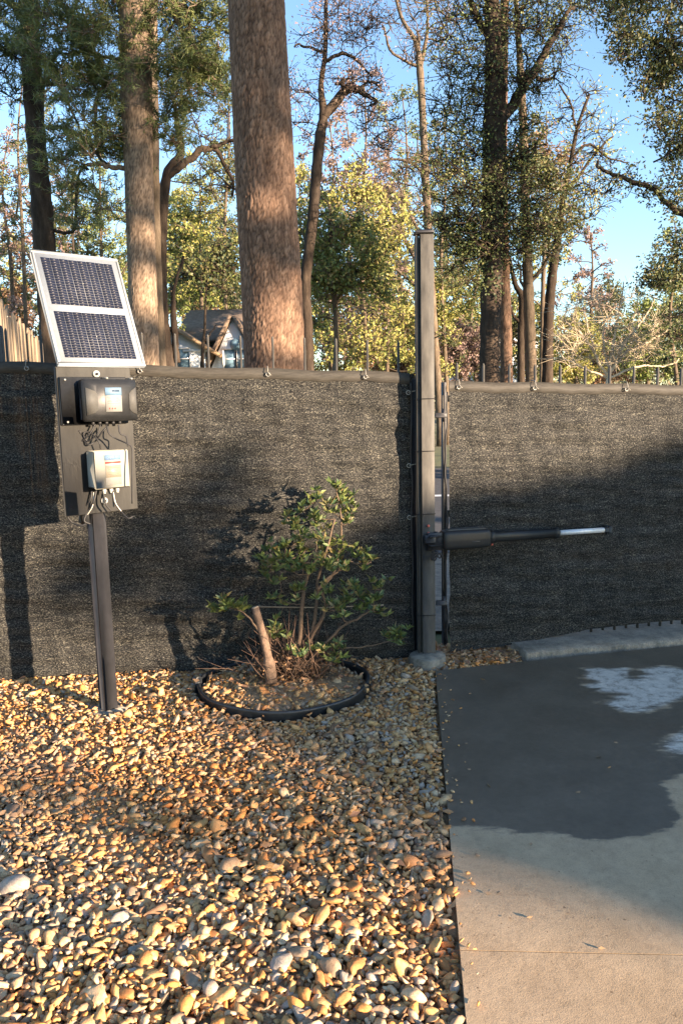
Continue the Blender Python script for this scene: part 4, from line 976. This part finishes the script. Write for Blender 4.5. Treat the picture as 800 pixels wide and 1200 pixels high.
def tree(name, label, Y, trunks, limbs, blobs, bark, leaf, cat='tree', group=None, style='leaf', lsz=.07, plated=None, twigs=5, wig=.01, per=60, cr=.33, tw=1.0):
    """trunks/limbs: px polylines; blobs: (x, y, rx, ry, clumps) of foliage in px at distance Y"""
    b = at(trunks[0][0][0], trunks[0][0][1], Y); root = empty(name, (b[0], Y, 0), label, cat, group)
    nodes = []; nr = []
    for k, t in enumerate(trunks):
        Q, R = curve_pts(t, Y, 0 if k == 0 else wig)
        if k == 0:   # carry the trunk down to the ground
            d_ = Q[1]-Q[0]; d_ = d_/max(d_[2], .05); 
            if Q[0][2] > 0: Q = np.vstack([Q[0]-d_*(Q[0][2]+.05)*np.array([.3, .3, 1]), Q]); R = np.concatenate([[R[0]*1.25], R])
        if plated and k == 0: pine_trunk(Q, R, root, bark, *plated)
        else:
            ns = max(8, int(len(Q))); m = MB().tube(Q, R*(1+.06*np.sin(np.arange(len(R))*1.7)), 12, True); m.build('trunk' if k == 0 else 'limb', bark, root, smooth=True)
        nodes += list(Q[3:]); nr += list(R[3:])
    for t in limbs:
        Q, R = curve_pts(t, Y, wig*2); MB().tube(Q, R, 8).build('limb', bark, root, smooth=True); nodes += list(Q); nr += list(R)
    nodes = np.array(nodes); cl = []
    for (x, y, rx, ry, n) in blobs:
        a = rng.uniform(0, 2*math.pi, n); r = np.sqrt(rng.random(n))
        for i in range(n):
            cl.append(at(x+rx*r[i]*math.cos(a[i]), y+ry*r[i]*math.sin(a[i]), Y + rng.normal(0, .35*max(rx, ry)*Y/F)))
    lm = MB(); bm_ = MB()
    if cl:
        cl = np.array(cl); d0 = np.min(np.linalg.norm(cl[:, None]-nodes[None], axis=2), axis=1); cl = cl[np.argsort(d0)]
        U = Y/F      # metres per px
        for c in cl:
            dn = np.linalg.norm(nodes-c, axis=1) + .7*np.maximum(0, nodes[:, 2]-c[2]); A0 = nodes[int(np.argmin(dn))]
            L0 = np.linalg.norm(c-A0)
            if L0 > .05:
                mid = (A0+c)/2 + rng.normal(0, .10*L0, 3) + np.array([0, 0, .08*L0])
                P = spline([A0, mid, c], 6)[::2 if Y > 22 else 1]; bm_.tube(P, np.linspace((.35+.5*min(1.5, L0))*U*1.6*tw, .55*U*tw, len(P)), 4, False); nodes = np.vstack([nodes, P[3:]])
            rc = cr
            tws = []
            for q in range(twigs):
                d_ = rng.normal(size=3); d_ /= np.linalg.norm(d_); d_ = d_*np.array([1, 1, .75])+np.array([0, 0, .15]); e_ = c + d_*rc*rng.uniform(.6, 1.3)
                mid = (c+e_)/2+rng.normal(0, .12*rc, 3)
                bm_.tube([c, mid, e_], [.5*U*tw, .4*U*tw, .25*U*tw], 3, False); tws.append((c, mid, e_))
            if style == 'leaf' and per:
                n = int(per*rng.uniform(.5, 1.5)); ti = rng.integers(0, len(tws), n); t = rng.uniform(.3, 1.1, n)[:, None]
                A1 = np.array([tws[i][0] for i in ti]); E1 = np.array([tws[i][2] for i in ti]); pt = A1+(E1-A1)*t+rng.normal(0, rc*.22, (n, 3))
                quads(lm, pt, lsz, lsz*.55)
            elif style == 'pine' and per:
                for (q0, q1, q2) in tws:
                    for s in (.45, .75, 1.0):
                        n = int(per*rng.uniform(.6, 1.2)/3); o = q0+(q2-q0)*s; dr = rng.normal(size=(n, 3)) + (q2-q0)/np.linalg.norm(q2-q0)*.9
                        needles(lm, np.repeat(o[None], n, 0)+rng.normal(0, .02, (n, 3)), lsz, .35*U*1.5, dr)
    if bm_.n: tag(bm_.build('branches', bark, root), kind='stuff')
    if lm.n: tag(lm.build('crown', leaf, root), kind='stuff')
    return root

M_ = MAT
# --- pines at the left
tree('pine_tree', 'slim dark pine at the far left behind the solar panel', 13, [[(62, 420, 24), (56, 340, 24), (50, 250, 24), (44, 180, 21), (38, 90, 21), (34, 0, 20), (30, -120, 18), (24, -300, 12)]],
     [[(50, 105, 5), (66, 70, 4), (85, 66, 3), (115, 68, 2)], [(50, 103, 4), (68, 100, 3), (82, 125, 3), (92, 150, 2)], [(30, 20, 7), (8, 5, 5), (-20, -10, 4)], [(55, 150, 4), (90, 156, 4), (112, 172, 4), (135, 195, 3)], [(57, 270, 4), (84, 265, 4), (87, 200, 3), (95, 190, 2)]],
     [(10, 30, 40, 40, 16), (15, 60, 30, 12, 7), (90, -40, 60, 60, 14), (20, -120, 70, 60, 16), (5, 95, 25, 20, 5)], M_['bark_dark'], M_['needle_dark'], style='pine', lsz=.13, per=36, cr=.34, twigs=7)
tree('pine_tree', 'pale lit pine standing right behind the solar panel', 12, [[(170, 430, 32), (166, 300, 31), (163, 200, 31), (160, 100, 34), (158, 0, 33), (156, -150, 28), (154, -320, 20)]],
     [[(150, 75, 5), (135, 68, 4), (110, 66, 3), (80, 66, 3)], [(150, 110, 4), (128, 112, 4), (120, 135, 4), (118, 165, 3), (116, 195, 2)], [(150, 198, 6), (125, 196, 5), (103, 193, 4)], [(176, -40, 6), (205, 20, 5), (230, 70, 4), (262, 100, 3)], [(176, 60, 4), (198, 40, 4), (212, 10, 3)]],
     [(95, 60, 65, 55, 40), (105, 130, 55, 55, 26), (90, 10, 60, 25, 22), (215, 45, 50, 55, 30), (235, 100, 38, 30, 18), (110, 190, 50, 40, 14), (90, 240, 40, 30, 8), (230, 5, 60, 30, 16), (160, -110, 90, 60, 26), (205, 150, 35, 30, 7)], M_['bark_pale'], M_['needle_dark'], style='pine', lsz=.13, per=38, cr=.36, twigs=7, plated=(96, .028, 5, .034, 3.2, .010))
tree('pine_tree', 'tan pine trunk close behind the pale lit pine', 14, [[(190, 430, 10), (184, 300, 10), (181, 180, 11), (178, 60, 13), (177, -40, 13), (176, -200, 10)]], [], [(180, -180, 60, 50, 14)], M_['bark_grey'], M_['needle_dark'], style='pine', lsz=.16, per=50, cr=.3)
# --- the great pine
tree('pine_tree', 'largest pine with plated reddish bark, centre left', 8.6, [[(322, 440, 70), (319, 360, 68), (313, 250, 66), (308, 150, 64), (303, 50, 61), (300, -20, 60), (297, -160, 56), (294, -330, 44)]], [[(296, -200, 12), (250, -230, 8), (200, -250, 5)], [(300, -180, 12), (360, -230, 8), (410, -240, 5)]],
     [(240, -260, 90, 50, 18), (370, -270, 90, 50, 18), (300, -350, 120, 50, 20)], M_['bark_pine'], M_['needle_dark'], style='pine', lsz=.2, per=60, cr=.35, plated=(190, .017, 11, .036, 2.9, .013))
# --- crooked dark oaks
tree('oak_tree', 'dark crooked oak between the two big pines', 15, [[(196, 430, 20), (190, 380, 17), (189, 320, 13), (190, 260, 13), (196, 205, 11), (212, 180, 9), (208, 150, 6), (205, 120, 4)]],
     [[(194, 210, 8), (218, 190, 8), (238, 178, 7), (252, 182, 5), (266, 205, 4), (272, 230, 3)], [(238, 178, 5), (260, 166, 4), (285, 163, 3)], [(208, 425, 8), (205, 380, 8), (206, 340, 4), (215, 300, 3)], [(191, 300, 4), (175, 270, 3), (165, 250, 3), (150, 235, 2)]],
     [(225, 150, 50, 45, 12), (250, 215, 35, 25, 8), (210, 120, 35, 30, 8)], M_['bark_dark'], M_['leaf_oak'], lsz=.05, per=40, cr=.35, twigs=8)
tree('oak_tree', 'small branching tree leaning right of the house gables', 24, [[(237, 425, 4.5), (238, 405, 4), (240, 385, 3), (241, 350, 2.2), (243, 330, 1.5)]], [[(238, 402, 2), (247, 392, 1.6), (254, 380, 1)]], [(240, 325, 28, 26, 14), (258, 312, 22, 34, 12)], M_['bark_dark'], M_['leaf_oak'], lsz=.13, per=60, cr=.6)
tree('oak_tree', 'crooked grey tree with a knotted side branch right of the big pine', 17, [[(362, 440, 13), (360, 380, 12), (358, 330, 12), (366, 260, 12), (370, 210, 12), (375, 160, 12), (379, 135, 10), (376, 100, 6), (381, 60, 5), (382, 0, 4), (384, -60, 3)]],
     [[(379, 137, 11), (392, 120, 11), (404, 105, 10), (414, 108, 8), (424, 116, 5), (434, 124, 3)], [(404, 105, 7), (398, 95, 5), (392, 98, 3)], [(382, 72, 4), (400, 65, 4), (420, 75, 3), (436, 90, 2)], [(380, 60, 3), (360, 58, 3), (345, 55, 2)], [(414, 108, 4), (430, 92, 3), (445, 95, 2)]],
     [(410, 60, 48, 50, 26), (360, 90, 28, 70, 14), (400, 10, 50, 30, 18), (440, 120, 30, 60, 16)], M_['bark_dark'], M_['leaf_pink'], lsz=.055, per=42, cr=.42, twigs=9, tw=.75)
tree('holly_tree', 'leafy evergreen with low crown just right of the big pine', 19, [[(392, 440, 7), (394, 400, 6), (392, 350, 6), (388, 300, 5), (386, 240, 4)]], [[(392, 360, 4), (410, 330, 3), (425, 310, 2)], [(391, 345, 4), (372, 320, 3), (362, 300, 2)]],
     [(385, 340, 45, 42, 40), (400, 290, 55, 45, 42), (375, 270, 30, 40, 18), (430, 330, 25, 30, 14)], M_['bark_grey'], M_['leaf_mid'], lsz=.10, per=85, cr=.42)
tree('yellow_tree', 'yellow green thin crowned tree left of the gate post', 23, [[(430, 440, 5), (428, 390, 5), (425, 340, 4), (420, 280, 3), (418, 240, 2)]], [], [(425, 260, 50, 45, 30), (450, 300, 35, 40, 20), (420, 400, 45, 25, 22), (455, 385, 25, 30, 12), (400, 220, 30, 25, 12)], M_['bark_grey'], M_['leaf_yellow'], lsz=.11, per=60, cr=.45)
tree('slim_tree', 'slim pale forked tree rising behind the tall gate post', 29, [[(516, 505, 9), (512, 440, 9), (507, 370, 9), (503, 300, 9), (500, 240, 9), (496, 160, 8), (492, 85, 8), (487, 50, 5), (470, 20, 4), (460, -20, 3)]],
     [[(492, 85, 5), (498, 50, 4), (500, 20, 3), (500, -30, 2)], [(491, 78, 4), (470, 68, 3), (455, 55, 3), (448, 30, 2)], [(500, 230, 4), (490, 200, 4), (470, 188, 3), (440, 190, 2)], [(505, 320, 6), (480, 290, 5), (455, 245, 4), (440, 225, 3)], [(505, 350, 4), (470, 320, 3), (440, 300, 3)], [(500, 290, 4), (482, 250, 3), (470, 215, 2)]],
     [(470, 30, 40, 50, 12), (470, 200, 40, 40, 20), (460, 260, 40, 40, 20), (510, 30, 25, 40, 12)], M_['bark_grey'], M_['leaf_pink'], lsz=.085, per=16, cr=.7, twigs=9, tw=.9)
# --- ivy clad oak group
tree('oak_tree', 'thick forked oak with ivy clad trunk right of the gate post', 16, [[(573, 445, 24), (574, 380, 23), (576, 300, 25), (578, 220, 26), (579, 150, 26), (580, 110, 24), (578, 60, 19), (576, 10, 17), (574, -60, 14), (572, -160, 9)]],
     [[(583, 140, 15), (600, 128, 12), (614, 108, 11), (628, 90, 10), (645, 60, 8), (660, 35, 6), (672, 10, 4)], [(628, 92, 5), (640, 88, 4), (648, 84, 2)], [(570, 40, 9), (556, 10, 7), (545, -30, 5)], [(573, 230, 4), (552, 205, 3), (540, 180, 2)], [(580, 200, 4), (612, 180, 3), (640, 170, 2)]],
     [(552, 60, 50, 55, 46), (540, 150, 38, 60, 40), (552, 240, 45, 45, 42), (620, 60, 48, 55, 40), (600, 250, 38, 50, 44), (605, 170, 35, 35, 24), (560, -20, 70, 35, 30), (640, 10, 55, 35, 30), (530, 220, 30, 60, 30), (575, 290, 25, 25, 22), (620, -90, 110, 60, 20), (545, 300, 26, 30, 16)], M_['bark_dark'], M_['leaf_mixed'], lsz=.055, per=62, cr=.5, twigs=8)
iv = MB(); 
tp = [at(574+rng.normal(0, 9), yy, 15.8) for yy in rng.uniform(150, 350, 900)]; quads(iv, np.array(tp)+rng.normal(0, .05, (900, 3)), .07, .05)
tag(iv.build('ivy', M_['leaf_dark']), 'dark ivy wrapped around the thick oak trunk', 'ivy')
tree('pine_tree', 'reddish pine trunk immediately right of the thick oak', 17, [[(593, 445, 14), (592, 380, 13), (590, 300, 12), (588, 200, 11), (590, 50, 9), (592, -80, 8), (592, -200, 6)]], [], [(592, -180, 60, 40, 10)], M_['bark_pine'], M_['needle_dark'], style='pine', lsz=.2, per=50, plated=(48, .05, 21, .045, 2.6, .012))
tree('thin_tree', 'thin dark crooked trunk between the reddish and pale trunks', 18, [[(610, 445, 9), (610, 390, 8), (611, 350, 8), (604, 335, 6), (600, 320, 5), (596, 300, 4)]], [[(610, 380, 4), (600, 360, 3)], [(609, 405, 4), (600, 402, 3)]], [(600, 300, 25, 18, 6)], M_['bark_dark'], M_['leaf_oak'], lsz=.08, per=30)
tree('oak_tree', 'greyish straight trunk fourth in the cluster right of the post', 17, [[(622, 445, 13), (620, 380, 13), (618, 320, 12), (616, 260, 11), (614, 190, 10), (612, 130, 9), (608, 60, 7), (604, 0, 5), (600, -80, 4)]], [[(622, 330, 5), (640, 310, 4), (645, 290, 3)], [(619, 350, 4), (608, 330, 3), (604, 315, 2)]],
     [(640, 230, 40, 45, 38), (630, 285, 32, 22, 18), (615, 200, 25, 30, 12)], M_['bark_grey'], M_['leaf_oak'], lsz=.085, per=60, cr=.4)
tree('oak_tree', 'right leaning dark tree at the edge of the open sky', 18, [[(641, 445, 13), (642, 380, 12), (646, 330, 11), (653, 280, 9), (660, 230, 6), (668, 190, 5), (676, 150, 4), (690, 110, 3)]],
     [[(655, 275, 4), (672, 260, 3), (690, 255, 2)], [(662, 225, 4), (682, 200, 3), (700, 175, 3), (718, 160, 2)], [(670, 185, 3), (690, 170, 3), (715, 185, 2), (735, 190, 1.5)], [(676, 150, 3), (665, 120, 2), (655, 100, 2)]],
     [(665, 245, 42, 35, 30), (690, 150, 42, 48, 22), (680, 200, 40, 30, 16)], M_['bark_dark'], M_['leaf_yellow'], lsz=.065, per=24, cr=.42, twigs=8, tw=.8)
tree('oak_tree', 'autumn tinted tree crown beyond the thick oak', 22, [[(634, 442, 5), (636, 330, 5), (640, 240, 4), (640, 180, 3)]], [], [(650, 200, 34, 26, 22), (625, 170, 22, 26, 10)], M_['bark_grey'], M_['leaf_brown'], lsz=.09, per=40, cr=.4)
tree('oak_tree', 'overhanging oak at the right edge with drooping boughs', 14, [[(835, 445, 26), (836, 350, 25), (834, 280, 22), (830, 200, 20), (826, 100, 16), (820, 0, 12), (815, -100, 9)]],
     [[(822, 262, 12), (800, 248, 8), (782, 232, 6), (765, 215, 6), (740, 205, 5), (715, 196, 4), (700, 188, 3)], [(825, 90, 8), (800, 75, 6), (780, 60, 5), (770, 48, 4)], [(824, 60, 7), (795, 48, 5), (760, 40, 4), (730, 38, 3), (715, 36, 2)], [(826, 350, 8), (800, 330, 5), (775, 322, 3), (755, 322, 2)], [(832, 160, 8), (805, 170, 5), (780, 180, 3), (765, 190, 2)]],
     [(770, 20, 60, 32, 50), (785, 90, 42, 35, 46), (790, 160, 32, 35, 32), (800, 220, 22, 30, 14), (780, 325, 32, 14, 20), (800, 290, 24, 20, 14), (755, 60, 36, 18, 20), (720, 10, 50, 20, 14), (740, 222, 34, 18, 8), (800, -60, 90, 40, 26), (795, 380, 20, 20, 8)], M_['bark_dark'], M_['leaf_oak'], lsz=.065, per=62, cr=.32)
# --- bare pale shrub tree
tree('crape_myrtle', 'bare pale many stemmed tree behind the gate, right side', 15, [[(712, 445, 5), (716, 415, 4), (722, 380, 2.6), (728, 350, 1.6), (730, 330, 1)]],
     [[(712, 440, 3.7), (735, 415, 3.7), (760, 400, 3.1), (785, 385, 1.9)], [(710, 442, 3.1), (690, 410, 3.1), (672, 395, 2.5), (655, 385, 1.2)], [(713, 435, 3.1), (705, 400, 2.5), (700, 365, 1.9), (698, 340, 1.2)], [(714, 425, 3.1), (745, 390, 2.5), (758, 365, 1.9), (765, 350, 1.2)], [(712, 443, 3.1), (745, 430, 2.5), (775, 425, 1.9), (795, 420, 1.2)], [(711, 443, 2.5), (680, 430, 2.5), (660, 418, 1.9), (648, 410, 1.2)], [(715, 420, 2.5), (728, 400, 1.9), (748, 375, 1.2)], [(700, 420, 2.5), (685, 385, 1.9), (680, 365, 1.2)]],
     [(715, 385, 62, 45, 48), (700, 415, 50, 22, 16), (765, 400, 28, 28, 14), (672, 385, 22, 26, 10)], M_['bark_tan'], M_['leaf_yellow'], lsz=.05, per=0, cr=.42, twigs=11, tw=.6, wig=.012)
# --- far woodland, tree by tree
far = [  # x, top y, half width, Y, leaf, label, density
    (20, 330, 45, 30, 'leaf_brown', 'brown winter crown at the far left beyond the board fence', 60), (95, 240, 55, 34, 'needle_light', 'bright green pine crown behind the solar panel', 70),
    (10, 262, 40, 40, 'leaf_yellow', 'yellowish crown low against the sky at the left edge', 36),
    (130, 300, 40, 40, 'leaf_yellow', 'olive crown right of the solar panel', 60), (225, 265, 36, 34, 'needle_light', 'bright yellow green pine above the house roof', 56), (262, 240, 34, 38, 'leaf_oak', 'green crown left of the big pine', 56),
    (215, 205, 36, 44, 'needle_light', 'lime green treetop between the left pines', 34),
    (400, 345, 60, 48, 'leaf_yellow', 'golden hedge of low crowns between big pine and gate post', 80), (455, 300, 50, 50, 'leaf_yellow', 'pale yellow crown left of the gate post', 60), (470, 370, 40, 36, 'leaf_brown', 'tan winter thicket crown beside the gate post', 60),
    (440, 170, 50, 46, 'leaf_pink', 'hazy pinkish bare crown above the yellow trees', 34),
    (535, 320, 42, 40, 'leaf_yellow', 'olive crown between gate post and thick oak', 70), (545, 380, 40, 34, 'leaf_pink', 'grey brown bare thicket right of the gate post', 60), (520, 240, 34, 42, 'leaf_dark', 'dark crown just right of the gate post', 36),
    (615, 340, 40, 46, 'leaf_oak', 'green crown seen between the four trunks', 60), (672, 365, 38, 42, 'leaf_yellow', 'golden crown beyond the bare pale tree', 60), (712, 322, 34, 60, 'leaf_oak', 'rounded far pine top under the open sky', 46),
    (755, 350, 44, 46, 'needle_light', 'green crown behind the right end of the gate', 70), (800, 345, 34, 34, 'leaf_dark', 'dark evergreen at the right edge above the gate', 50), (705, 395, 60, 55, 'leaf_brown', 'brown hedge crown low behind the bare pale tree', 60),
    (300, 330, 60, 62, 'leaf_oak', 'far green crown hidden mostly by the big pine', 50), (345, 300, 30, 44, 'leaf_yellow', 'yellow green crown peeking right of the big pine', 40), (160, 350, 60, 66, 'leaf_brown', 'brown crown behind the pale pine base', 40),
    (240, 335, 60, 70, 'leaf_brown', 'russet far crown above the house ridge', 40), (600, 400, 70, 66, 'leaf_yellow', 'low far crown behind the trunk cluster', 60), (85, 190, 55, 22, 'leaf_oak', 'mixed dark green crown between the two left pines', 44), (60, 200, 50, 30, 'leaf_pink', 'bare twiggy crown behind the far left pine', 40),
    (235, 170, 48, 26, 'leaf_yellow', 'yellow green airy crown between pale pine and big pine', 46), (15, 130, 40, 28, 'leaf_pink', 'bare pinkish twigs at the far left against the sky', 30), (425, 60, 60, 33, 'leaf_pink', 'tall bare twiggy crown above the yellow trees', 50),
    (350, 190, 34, 32, 'leaf_yellow', 'olive crown rising right of the big pine', 34), (520, 120, 40, 30, 'leaf_oak', 'airy green crown between slim tree and thick oak', 36), (495, 310, 40, 30, 'leaf_yellow', 'olive green crown around the top of the gate post', 44),
    (265, 60, 34, 24, 'leaf_oak', 'dark airy crown left of the big pine top', 30), (640, 120, 50, 40, 'leaf_yellow', 'thin yellowish crown left of the open sky', 20), (30, 60, 60, 26, 'leaf_oak', 'dark airy crown at the top left corner', 40), (120, 120, 60, 30, 'leaf_mixed', 'tangled crown between the left pines', 50), (205, 230, 40, 28, 'leaf_mid', 'green crown beside the dark crooked oak', 44),
    (385, 120, 60, 36, 'leaf_pink', 'wide bare twiggy crown right of the big pine', 60), (470, 90, 60, 38, 'leaf_mixed', 'open green crown behind the slim tree', 44), (450, 210, 60, 34, 'leaf_mid', 'loose green crown left of the slim tree', 50),
    (555, 250, 50, 36, 'leaf_mid', 'bright green crown behind the ivy clad oak', 60), (690, 255, 40, 48, 'leaf_pink', 'bare hazy crown beside the open sky', 20), (790, 250, 45, 30, 'leaf_mixed', 'green crown behind the right edge boughs', 36), (165, 215, 50, 46, 'leaf_mid', 'soft green crown behind the pale pine', 50), (880, 330, 60, 50, 'leaf_oak', 'green crown past the right edge', 40), (-70, 320, 60, 45, 'leaf_oak', 'green crown past the left edge', 40)]
for (x, yt, hw, Y, lf_, lab, n) in far:
    if 195 < x < 300 and Y < 54: Y += 26
    yb = 470; U = Y/F; hgt = yb-yt
    tr = [(x+3, yb-20, 5), (x+rng.normal(0, 3), yt+hgt*.55, 4), (x+rng.normal(0, 5), yt+hgt*.25, 2.2), (x, yt+10, 1)]
    low = min(yt+hgt*.9, 452)
    if 195 < x < 300: low = 372
    bl = [(x, yt+(low-yt)*.28, hw*.62, (low-yt)*.26, int(n*1.0)), (x-hw*.3, yt+(low-yt)*.6, hw*.65, (low-yt)*.3, int(n*.9)), (x+hw*.3, yt+(low-yt)*.65, hw*.65, (low-yt)*.33, int(n*.9))]
    pine = 'needle' in lf_
    tree('pine_tree' if pine else 'broadleaf_tree', lab, Y, [tr], [], bl, M_['bark_grey'], M_[lf_], group='woodland trees beyond the fence', style='leaf', lsz=.0036*Y, per=54, cr=9*U, twigs=2, tw=.6)

# the wood in the distance, one mass
fw_ = MB()
for Yw, n, top, sz in ((85, 26000, 7.5, .34), (130, 22000, 10.5, .5)):
    X = rng.uniform(-Yw*.62, Yw*.62, n); k_ = top*(.72+.2*np.sin(X*.21+Yw)+.13*np.sin(X*.63)+.08*np.sin(X*1.7))
    Z = k_*rng.random(n)**.8; quads(fw_, np.c_[X, Yw+rng.normal(0, 4, n), Z], sz, sz*.7)
tag(fw_.build('woodland', M_['leaf_wood']), 'far brown and olive woodland closing the horizon beyond the fence', 'woodland', kind='stuff')

# ------------------------------------------------------------------ trees behind the viewer that throw the dappled shade
Lv = np.array([.590, .807]); DD = 22.
def shade_pt(u, v, dl): 
    p = Lv*u + SUN_AZ*(DD+dl); return np.array([p[0], p[1], v+dl*TE])
def inpoly(n, poly, soft):
    poly = np.array(poly); lo, hi = poly.min(0)-soft, poly.max(0)+soft; q = rng.uniform(lo, hi, (n*4, 2)); s = sdf(q, poly); q = q[s > rng.normal(0, soft, len(s))]; return q[:n]
dv = DD*(TE-math.tan(R_(10.0)))      # mask was measured for ten degrees
def shade_tree(name, label, polys, trunk_u, leaf, top):
    root = empty(name, (*(Lv*trunk_u+SUN_AZ*DD), 0), label, 'tree', 'trees behind the camera')
    b = shade_pt(trunk_u, 0, 0); t_ = shade_pt(trunk_u+.2, top, 0)
    MB().tube(spline([(b[0], b[1], -.05), (b+t_)/2*np.array([1, 1, 1]), t_], 20), np.linspace(.16, .05, len(spline([(b[0], b[1], -.05), (b+t_)/2, t_], 20))), 12).build('trunk', M_['bark_dark'], root, smooth=True)
    lm = MB(); bm_ = MB()
    for poly, n, soft in polys:
        q = inpoly(n, poly, soft); P = np.array([shade_pt(u, v+dv, rng.uniform(-1.1, 1.1)) for u, v in q]); quads(lm, P, .16, .11)
        for i in range(0, len(P), 90):
            zz_ = min(top*.75, max(1.2, P[i][2]-1.0)); s_ = b + (t_-b)*(zz_/top); bm_.tube([s_, (P[i]+s_)/2+np.array([0, 0, -.1]), P[i]], [.022, .014, .005], 4, False)
    tag(bm_.build('branches', M_['bark_dark'], root), kind='stuff'); tag(lm.build('crown', leaf, root), kind='stuff')
A_ = [(2.32, 2.6), (2.30, 4.12), (2.6, 4.24), (3.0, 4.36), (3.4, 4.52), (3.62, 4.95), (3.85, 5.18), (4.6, 5.24), (5.1, 5.28), (5.5, 5.42), (7.4, 5.8), (7.4, 2.6)]
B_ = [(1.0, 4.56), (1.35, 4.50), (1.6, 4.46), (2.0, 4.33), (2.25, 4.24), (2.25, 4.11), (2.0, 4.2), (1.7, 4.35), (1.3, 4.42), (1.0, 4.5)]
C_ = [(2.60, 5.05), (2.66, 5.34), (2.82, 5.44), (3.0, 5.66), (3.3, 5.8), (3.4, 5.6), (3.22, 5.3), (3.4, 5.0), (3.5, 4.7), (3.3, 4.72), (3.05, 4.9), (2.7, 4.95)]
D_ = [(3.35, 4.6), (3.6, 4.85), (3.9, 5.0), (3.7, 4.4)]
shade_tree('oak_tree', 'broad oak behind the camera whose shade covers the driveway', [(A_, 18000, .06), (D_, 300, .03)], 4.6, M_['leaf_oak'], 4.7)
shade_tree('oak_tree', 'lower oak behind the camera whose shade bands the gravel', [(B_, 120, .03), (C_, 330, .07)], 3.15, M_['leaf_oak'], 4.9)
# high loose crowns: dapple on the pine trunks
hi = []
for _ in range(46):
    hi.append((rng.uniform(-3, 16), rng.uniform(7.2, 18), rng.uniform(.35, 1.2), rng.uniform(.15, .55)))
P = []
for (u, v, ru, rv) in hi:
    n = int(140*ru*rv/.2); a = rng.uniform(0, 6.28, n); r = np.sqrt(rng.random(n)); P += [shade_pt(u+ru*r[i]*math.cos(a[i]), v+rv*r[i]*math.sin(a[i]), rng.uniform(4, 7)) for i in range(n)]
for poly, n in (([(5.8, 8.9), (7.25, 9.2), (7.3, 13), (5.7, 13)], 2600), ([(7.3, 9.6), (7.66, 9.7), (7.7, 12.9), (7.2, 12.9)], 420), ([(7.6, 10.4), (8.3, 10.6), (8.3, 12.1), (7.6, 12)], 320), 
                ([(6.0, 7.6), (6.5, 7.9), (6.5, 8.3), (6.0, 8.1)], 60), ([(15.5, 8), (17, 8.4), (17, 10.2), (15.5, 10)], 330)):
    P += [shade_pt(u, v, rng.uniform(4, 7)) for u, v in inpoly(n, poly, .18)]
root = empty('oak_tree', (*(Lv*9+SUN_AZ*(DD+5)), 0), 'tallest loose crowned oak behind the camera', 'tree', 'trees behind the camera')
b = shade_pt(9, 0, 5.5); b[2] = 0
MB().tube(spline([b, b+np.array([.3, .2, 6]), b+np.array([-.2, .1, 12]), b+np.array([0, .4, 17])], 24), np.linspace(.3, .06, len(spline([b, b, b, b], 24))), 12).build('trunk', M_['bark_dark'], root, smooth=True)
lm = MB(); quads(lm, np.array(P), .2, .13); tag(lm.build('crown', M_['leaf_oak'], root), kind='stuff')
bm_ = MB()
for (u, v, ru, rv) in hi:
    e_ = shade_pt(u, v, 5.5); s_ = b+np.array([0, .1, max(3, e_[2]-2.)]); bm_.tube([s_, (s_+e_)/2+rng.normal(0, .3, 3), e_], [.07, .05, .02], 5, False)
tag(bm_.build('branches', M_['bark_dark'], root), kind='stuff')
